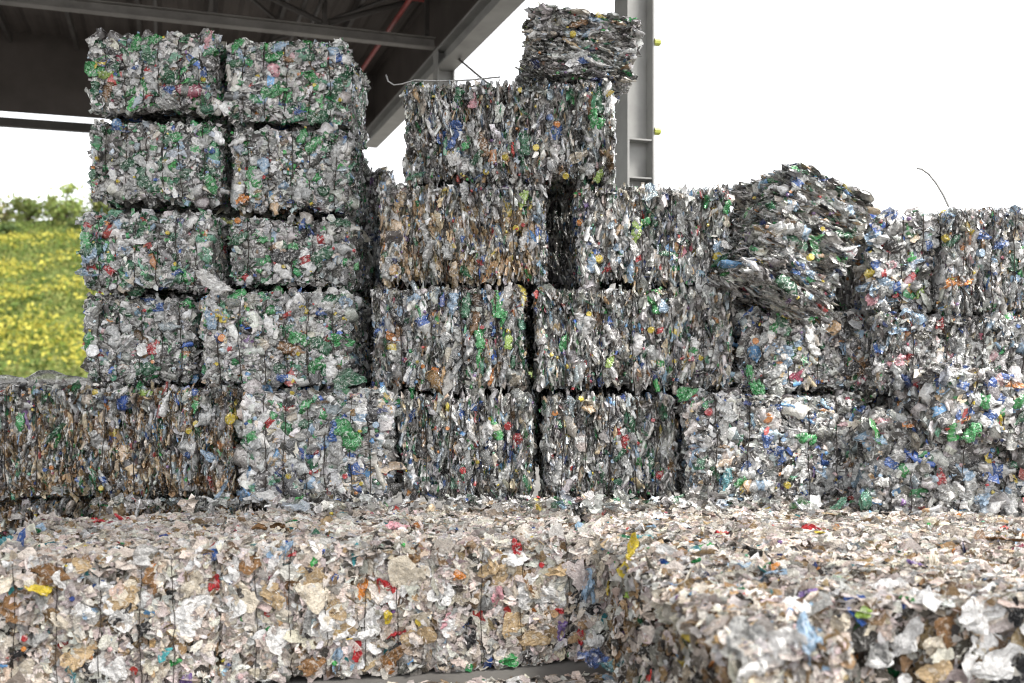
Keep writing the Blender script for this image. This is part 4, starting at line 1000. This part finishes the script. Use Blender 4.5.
# trusses along the cross direction
for k, a in enumerate((-7.2, 0.0, 7.2)):
    tr = cpart('truss', M_TRUSS, [((B0, a - .09, 6.98), (-.17, a + .09, 7.0)), ((B0, a - .01, 7.0), (-.17, a + .01, 7.13)), ((B0, a - .09, 7.13), (-.17, a + .09, 7.15))])
    cpart('top_chord', M_DARKSTEEL, [((B0, a - .07, 7.84), (-.03, a + .07, 7.98))], tr)
    bays = np.arange(-.3, B0, -1.7)
    for i, b in enumerate(bays):
        cpart('strut', M_DARKSTEEL, [((b - .035, a - .035, 7.192), (b + .035, a + .035, 7.838))], tr)
        mb = MB()
        x0, x1 = (b - .06, b - 1.64)
        z0, z1 = (7.22, 7.82) if i % 2 else (7.82, 7.22)
        mb.tube([(x0, a, z0), (x1, a, z1)], .045, 6)
        mb.build('diagonal', M_DARKSTEEL, tr)


def column(a):
    col = MB()
    c = .15
    col.box((-c, a - c, 0), (-c + .022, a + c, 6.98))
    col.box((c - .022, a - c, 0), (c, a + c, 6.98))
    col.box((-c + .0225, a - .008, 0), (c - .0225, a + .008, 6.98))
    o = col.build('column', M_STEEL, can)
    for z in (3.55, 3.93):
        cpart('stiffener', M_STEEL, [((-c + .024, a - c + .01, z), (c - .024, a - .009, z + .015))], o)
    cpart('base_plate', M_DARKSTEEL, [((-.26, a - .26, .004), (.26, a + .26, .03))], o)
    return o


c1 = column(0.0)
for z in (4.92, 4.03):
    mb = MB()
    v, f = _cv * np.array([.075, .075, .07]), _cf
    v = np.stack([v[:, 2] + .18, v[:, 1] - .135, v[:, 0] + z], 1)
    mb.add(v, f)
    v = _cv * np.array([.04, .04, .05])
    v = np.stack([v[:, 2] + .165, v[:, 1] - .135, v[:, 0] + z], 1)
    mb.add(v, _cf)
    mb.build('knob', M_KNOB, c1)
column(7.2)
column(-7.2)
mb = MB()
mb.tube([(-.87, A0, 7.33), (-.87, A1_ - .2, 7.33)], .04, 8)
mb.build('sprinkler_pipe', M_RED, can)
mb = MB()
mb.tube([(-.5, 6.6, 7.55), (-16, 6.6, 7.55)], .028, 6)
mb.build('sprinkler_branch', M_RED, can)
for b, z in ((-2.1, 7.45), (-2.35, 7.4), (-4.6, 7.6)):
    mb = MB()
    mb.tube([(b, A0, z), (b, A1_ - .2, z)], .035, 8)
    mb.build('conduit', M_DARKSTEEL, can)
mb = MB()
mb.tube([(.05, 7.2, 7.0), (.05, 2.2, 4.4)], .02, 6)
mb.build('brace_rod', M_DARKSTEEL, can)
for a0, a1 in ((0.15, 7.05), (7.35, 13.4)):
    for s in (0, 1):
        mb = MB()
        mb.tube([(-3.8, a0, 8.02), (-.5, a1, 8.02)] if s else [(-.5, a0, 8.0), (-3.8, a1, 8.0)], .03, 6)
        mb.build('brace_rod', M_DARKSTEEL, can)

# ------------------------------------------------------------------ ground, hill, meadow
mb = MB()
mb.add([(-400, -60, 0), (400, -60, 0), (400, 600, 0), (-400, 600, 0)], [(0, 1, 2, 3)])
tag(mb.build('ground', M_YARD), 'grey concrete yard', kind='structure')


def hz(x, y):
    t = np.clip((y - 92) / 85, 0, 1)
    h = 27.5 * np.clip((20 - x) / 60, 0, 1) * (t * .85 + .15 * t * t) + .7 * np.sin(x * .09) * t + .5 * np.sin(y * .2 + x * .05) * t
    return h


nx, ny = 60, 50
X, Y = np.meshgrid(np.linspace(-260, 200, nx), np.linspace(90, 300, ny), indexing='ij')
Z = hz(X, Y) + .01 - (Y < 91.5) * .3
mb = MB()
mb.add(np.stack([X, Y, Z], -1).reshape(-1, 3), grid_faces(nx, ny), smooth=True)
tag(mb.build('hill', M_HILL), 'grassy hillside', kind='structure')


def clumps(name, n, xr, yr, hgt, cols, label, blades=10, spread=.7, flower=None, mask=None):
    x = rng.uniform(*xr, n * 2)
    y = rng.uniform(*yr, n * 2)
    if mask is not None:
        k = mask(x, y)
        x, y = x[k], y[k]
    x, y = x[:n], y[:n]
    n = len(x)
    base = np.stack([x, y, hz(x, y)], 1)
    pos = np.repeat(base, blades, 0)
    m = len(pos)
    h = rng.uniform(.3, 1, m) * hgt
    pos[:, :2] += rng.normal(0, spread, (m, 2))
    pos[:, 2] += h
    L, W, Nn = basis(rng.normal(0, 1, (m, 3)) + np.array([[0, -.6, .6]]), rng.normal(0, 1, (m, 3)))
    S = np.array([[.38, .26, .14]]) * rng.uniform(.5, 1.3, (m, 1)) * (hgt / 1.2) ** .5
    c = np.array(cols)[rng.integers(0, len(cols), n)]
    c = np.repeat(c, blades, 0) * rng.uniform(.7, 1.25, (m, 1))
    if flower is not None:
        top = (h > .62 * hgt) & (rng.uniform(size=m) < .65)
        c[top] = np.array(flower) * rng.uniform(.8, 1.2, (top.sum(), 1))
    mb = MB()
    stamp(mb, P_FLAKE, pos, L, W, Nn, S, np.column_stack([c, np.full(m, .8)]))
    o = mb.build(name, M_LEAF)
    tag(o, label, name.replace('_', ' '), kind='stuff')
    return o


XR = (-112, -38)
GREENS = [(.13, .19, .045), (.19, .23, .065), (.085, .125, .03), (.25, .26, .08)]
clumps('meadow_grass', 5200, XR, (90, 182), 1.3, GREENS, 'tall green grass covering the hillside', blades=13, spread=.8)
band = lambda x, y: np.sin(y * .33 + 1.5 * np.sin(x * .14) + .9 * np.sin(x * .37 + y * .1)) + .8 * np.sin(x * .29 + y * .17) + rng.normal(0, .8, x.shape) > .3
clumps('goldenrod', 3600, XR, (91, 165), 1.7, [(.26, .28, .05), (.17, .22, .04)], 'yellow flowering goldenrod in bands across the hillside', blades=14, spread=.75,
       flower=(.46, .42, .08), mask=band)


def shrub(x, y, s, tone, label):
    z = hz(np.array(x), np.array(y))
    r = empty('shrub', (x, y, float(z)))
    tag(r, label, 'shrub', 'shrubs along the crest of the hill')
    n = 700
    mb = MB()
    cl = rng.normal(0, .42, (22, 3)) * np.array([1.3, 1.1, .8]) * s + np.array([0, 0, .95 * s])
    pos = cl[rng.integers(0, 22, n)] + rng.normal(0, .20, (n, 3)) * s
    pos[:, 2] = np.abs(pos[:, 2])
    L, W, Nn = basis(rng.normal(0, 1, (n, 3)) + np.array([[0, -.4, .6]]), rng.normal(0, 1, (n, 3)))
    c = np.array(tone)[None] * rng.uniform(.6, 1.35, (n, 1)) * rng.uniform(.9, 1.1, (n, 3))
    stamp(mb, P_FLAKE, pos, L, W, Nn, np.array([[.34, .24, .1]]) * rng.uniform(.6, 1.4, (n, 1)) * s ** .5, np.column_stack([c, np.full(n, .7)]))
    mb.build('crown', M_LEAF, r)
    mb = MB()
    for k in range(5):
        tip = cl[k] * np.array([.8, .8, 1])
        mb.tube([(0.04 * k, 0, -.1), tuple(tip * .5 + np.array([0, 0, .1])), tuple(tip)], .1, 6, taper=[.10 * s, .06 * s, .02 * s])
    mb.build('stem', M_BARK, r)


SH = [(-91, 172, 3.3, (.24, .23, .11), 'olive brown shrub on the hill crest at the far left edge'), (-84.5, 174, 2.9, (.18, .22, .07), 'dull green shrub on the crest beside the olive brown one'),
      (-78, 173, 3.4, (.22, .27, .08), 'tallest bright green shrub on the hill crest'), (-72, 175, 2.8, (.21, .24, .09), 'low green shrub on the crest nearest the bales'),
      (-95, 160, 1.8, (.13, .17, .06), 'dark shrub below the crest at the far left'), (-80, 158, 1.6, (.12, .17, .06), 'small dark shrub below the tallest one'), (-70, 160, 1.7, (.14, .18, .06), 'round dark shrub low on the slope beside the bales')]
for s in SH: shrub(*s)

# ------------------------------------------------------------------ light, sky, camera
w = bpy.data.worlds.new('World')
SC.world = w
w.use_nodes = True
nt = w.node_tree
bg = nt.nodes['Background']
sky = nt.nodes.new('ShaderNodeTexSky')
sky.sky_type = 'NISHITA'
sky.sun_disc = False
SUN_EL, SUN_AZ = 53, 120       # azimuth clockwise from +Y
sky.sun_elevation = R(SUN_EL)
sky.sun_rotation = R(SUN_AZ)
sky.dust_density = 4
# cloud cover: mostly white, a little of the blue left through
mx = nt.nodes.new('ShaderNodeMix')
mx.data_type = 'RGBA'
mx.inputs['Factor'].default_value = .9
nt.links.new(sky.outputs[0], mx.inputs['A'])
mx.inputs['B'].default_value = (5.2, 5.2, 5.26, 1)
nt.links.new(mx.outputs['Result'], bg.inputs['Color'])
bg.inputs['Strength'].default_value = .12

sd = bpy.data.lights.new('sun', 'SUN')
sd.energy = 1.35
sd.angle = R(16)
sd.color = (1, .965, .91)
so = bpy.data.objects.new('sun', sd)
COL.objects.link(so)
az, el = R(SUN_AZ), R(SUN_EL)
dirv = Vector((math.sin(az) * math.cos(el), math.cos(az) * math.cos(el), math.sin(el)))
so.rotation_euler = dirv.to_track_quat('Z', 'Y').to_euler()

cd = bpy.data.cameras.new('camera')
cd.sensor_width = 36
cd.lens = 36 * F / 1024
cd.shift_y = (HY - 341.5) / 1024
cd.clip_end = 2000
cd.dof.use_dof = True
cd.dof.focus_distance = 7.2
cd.dof.aperture_fstop = 1.4
co = bpy.data.objects.new('camera', cd)
COL.objects.link(co)
co.location = (0, 0, CAMZ)
co.rotation_euler = (R(90), 0, 0)
SC.camera = co
SC.view_settings.view_transform = 'Standard'
SC.view_settings.look = 'None'
SC.view_settings.exposure = 1.96
SC.view_settings.gamma = 1
SC.render.engine = 'CYCLES'
SC.cycles.max_bounces = 8
SC.cycles.use_denoising = True
SC.cycles.denoising_input_passes = 'RGB_ALBEDO_NORMAL'
SC.cycles.denoising_prefilter = 'ACCURATE'
SC.cycles.filter_width = 1.1
SC.cycles.sample_clamp_indirect = 4.0
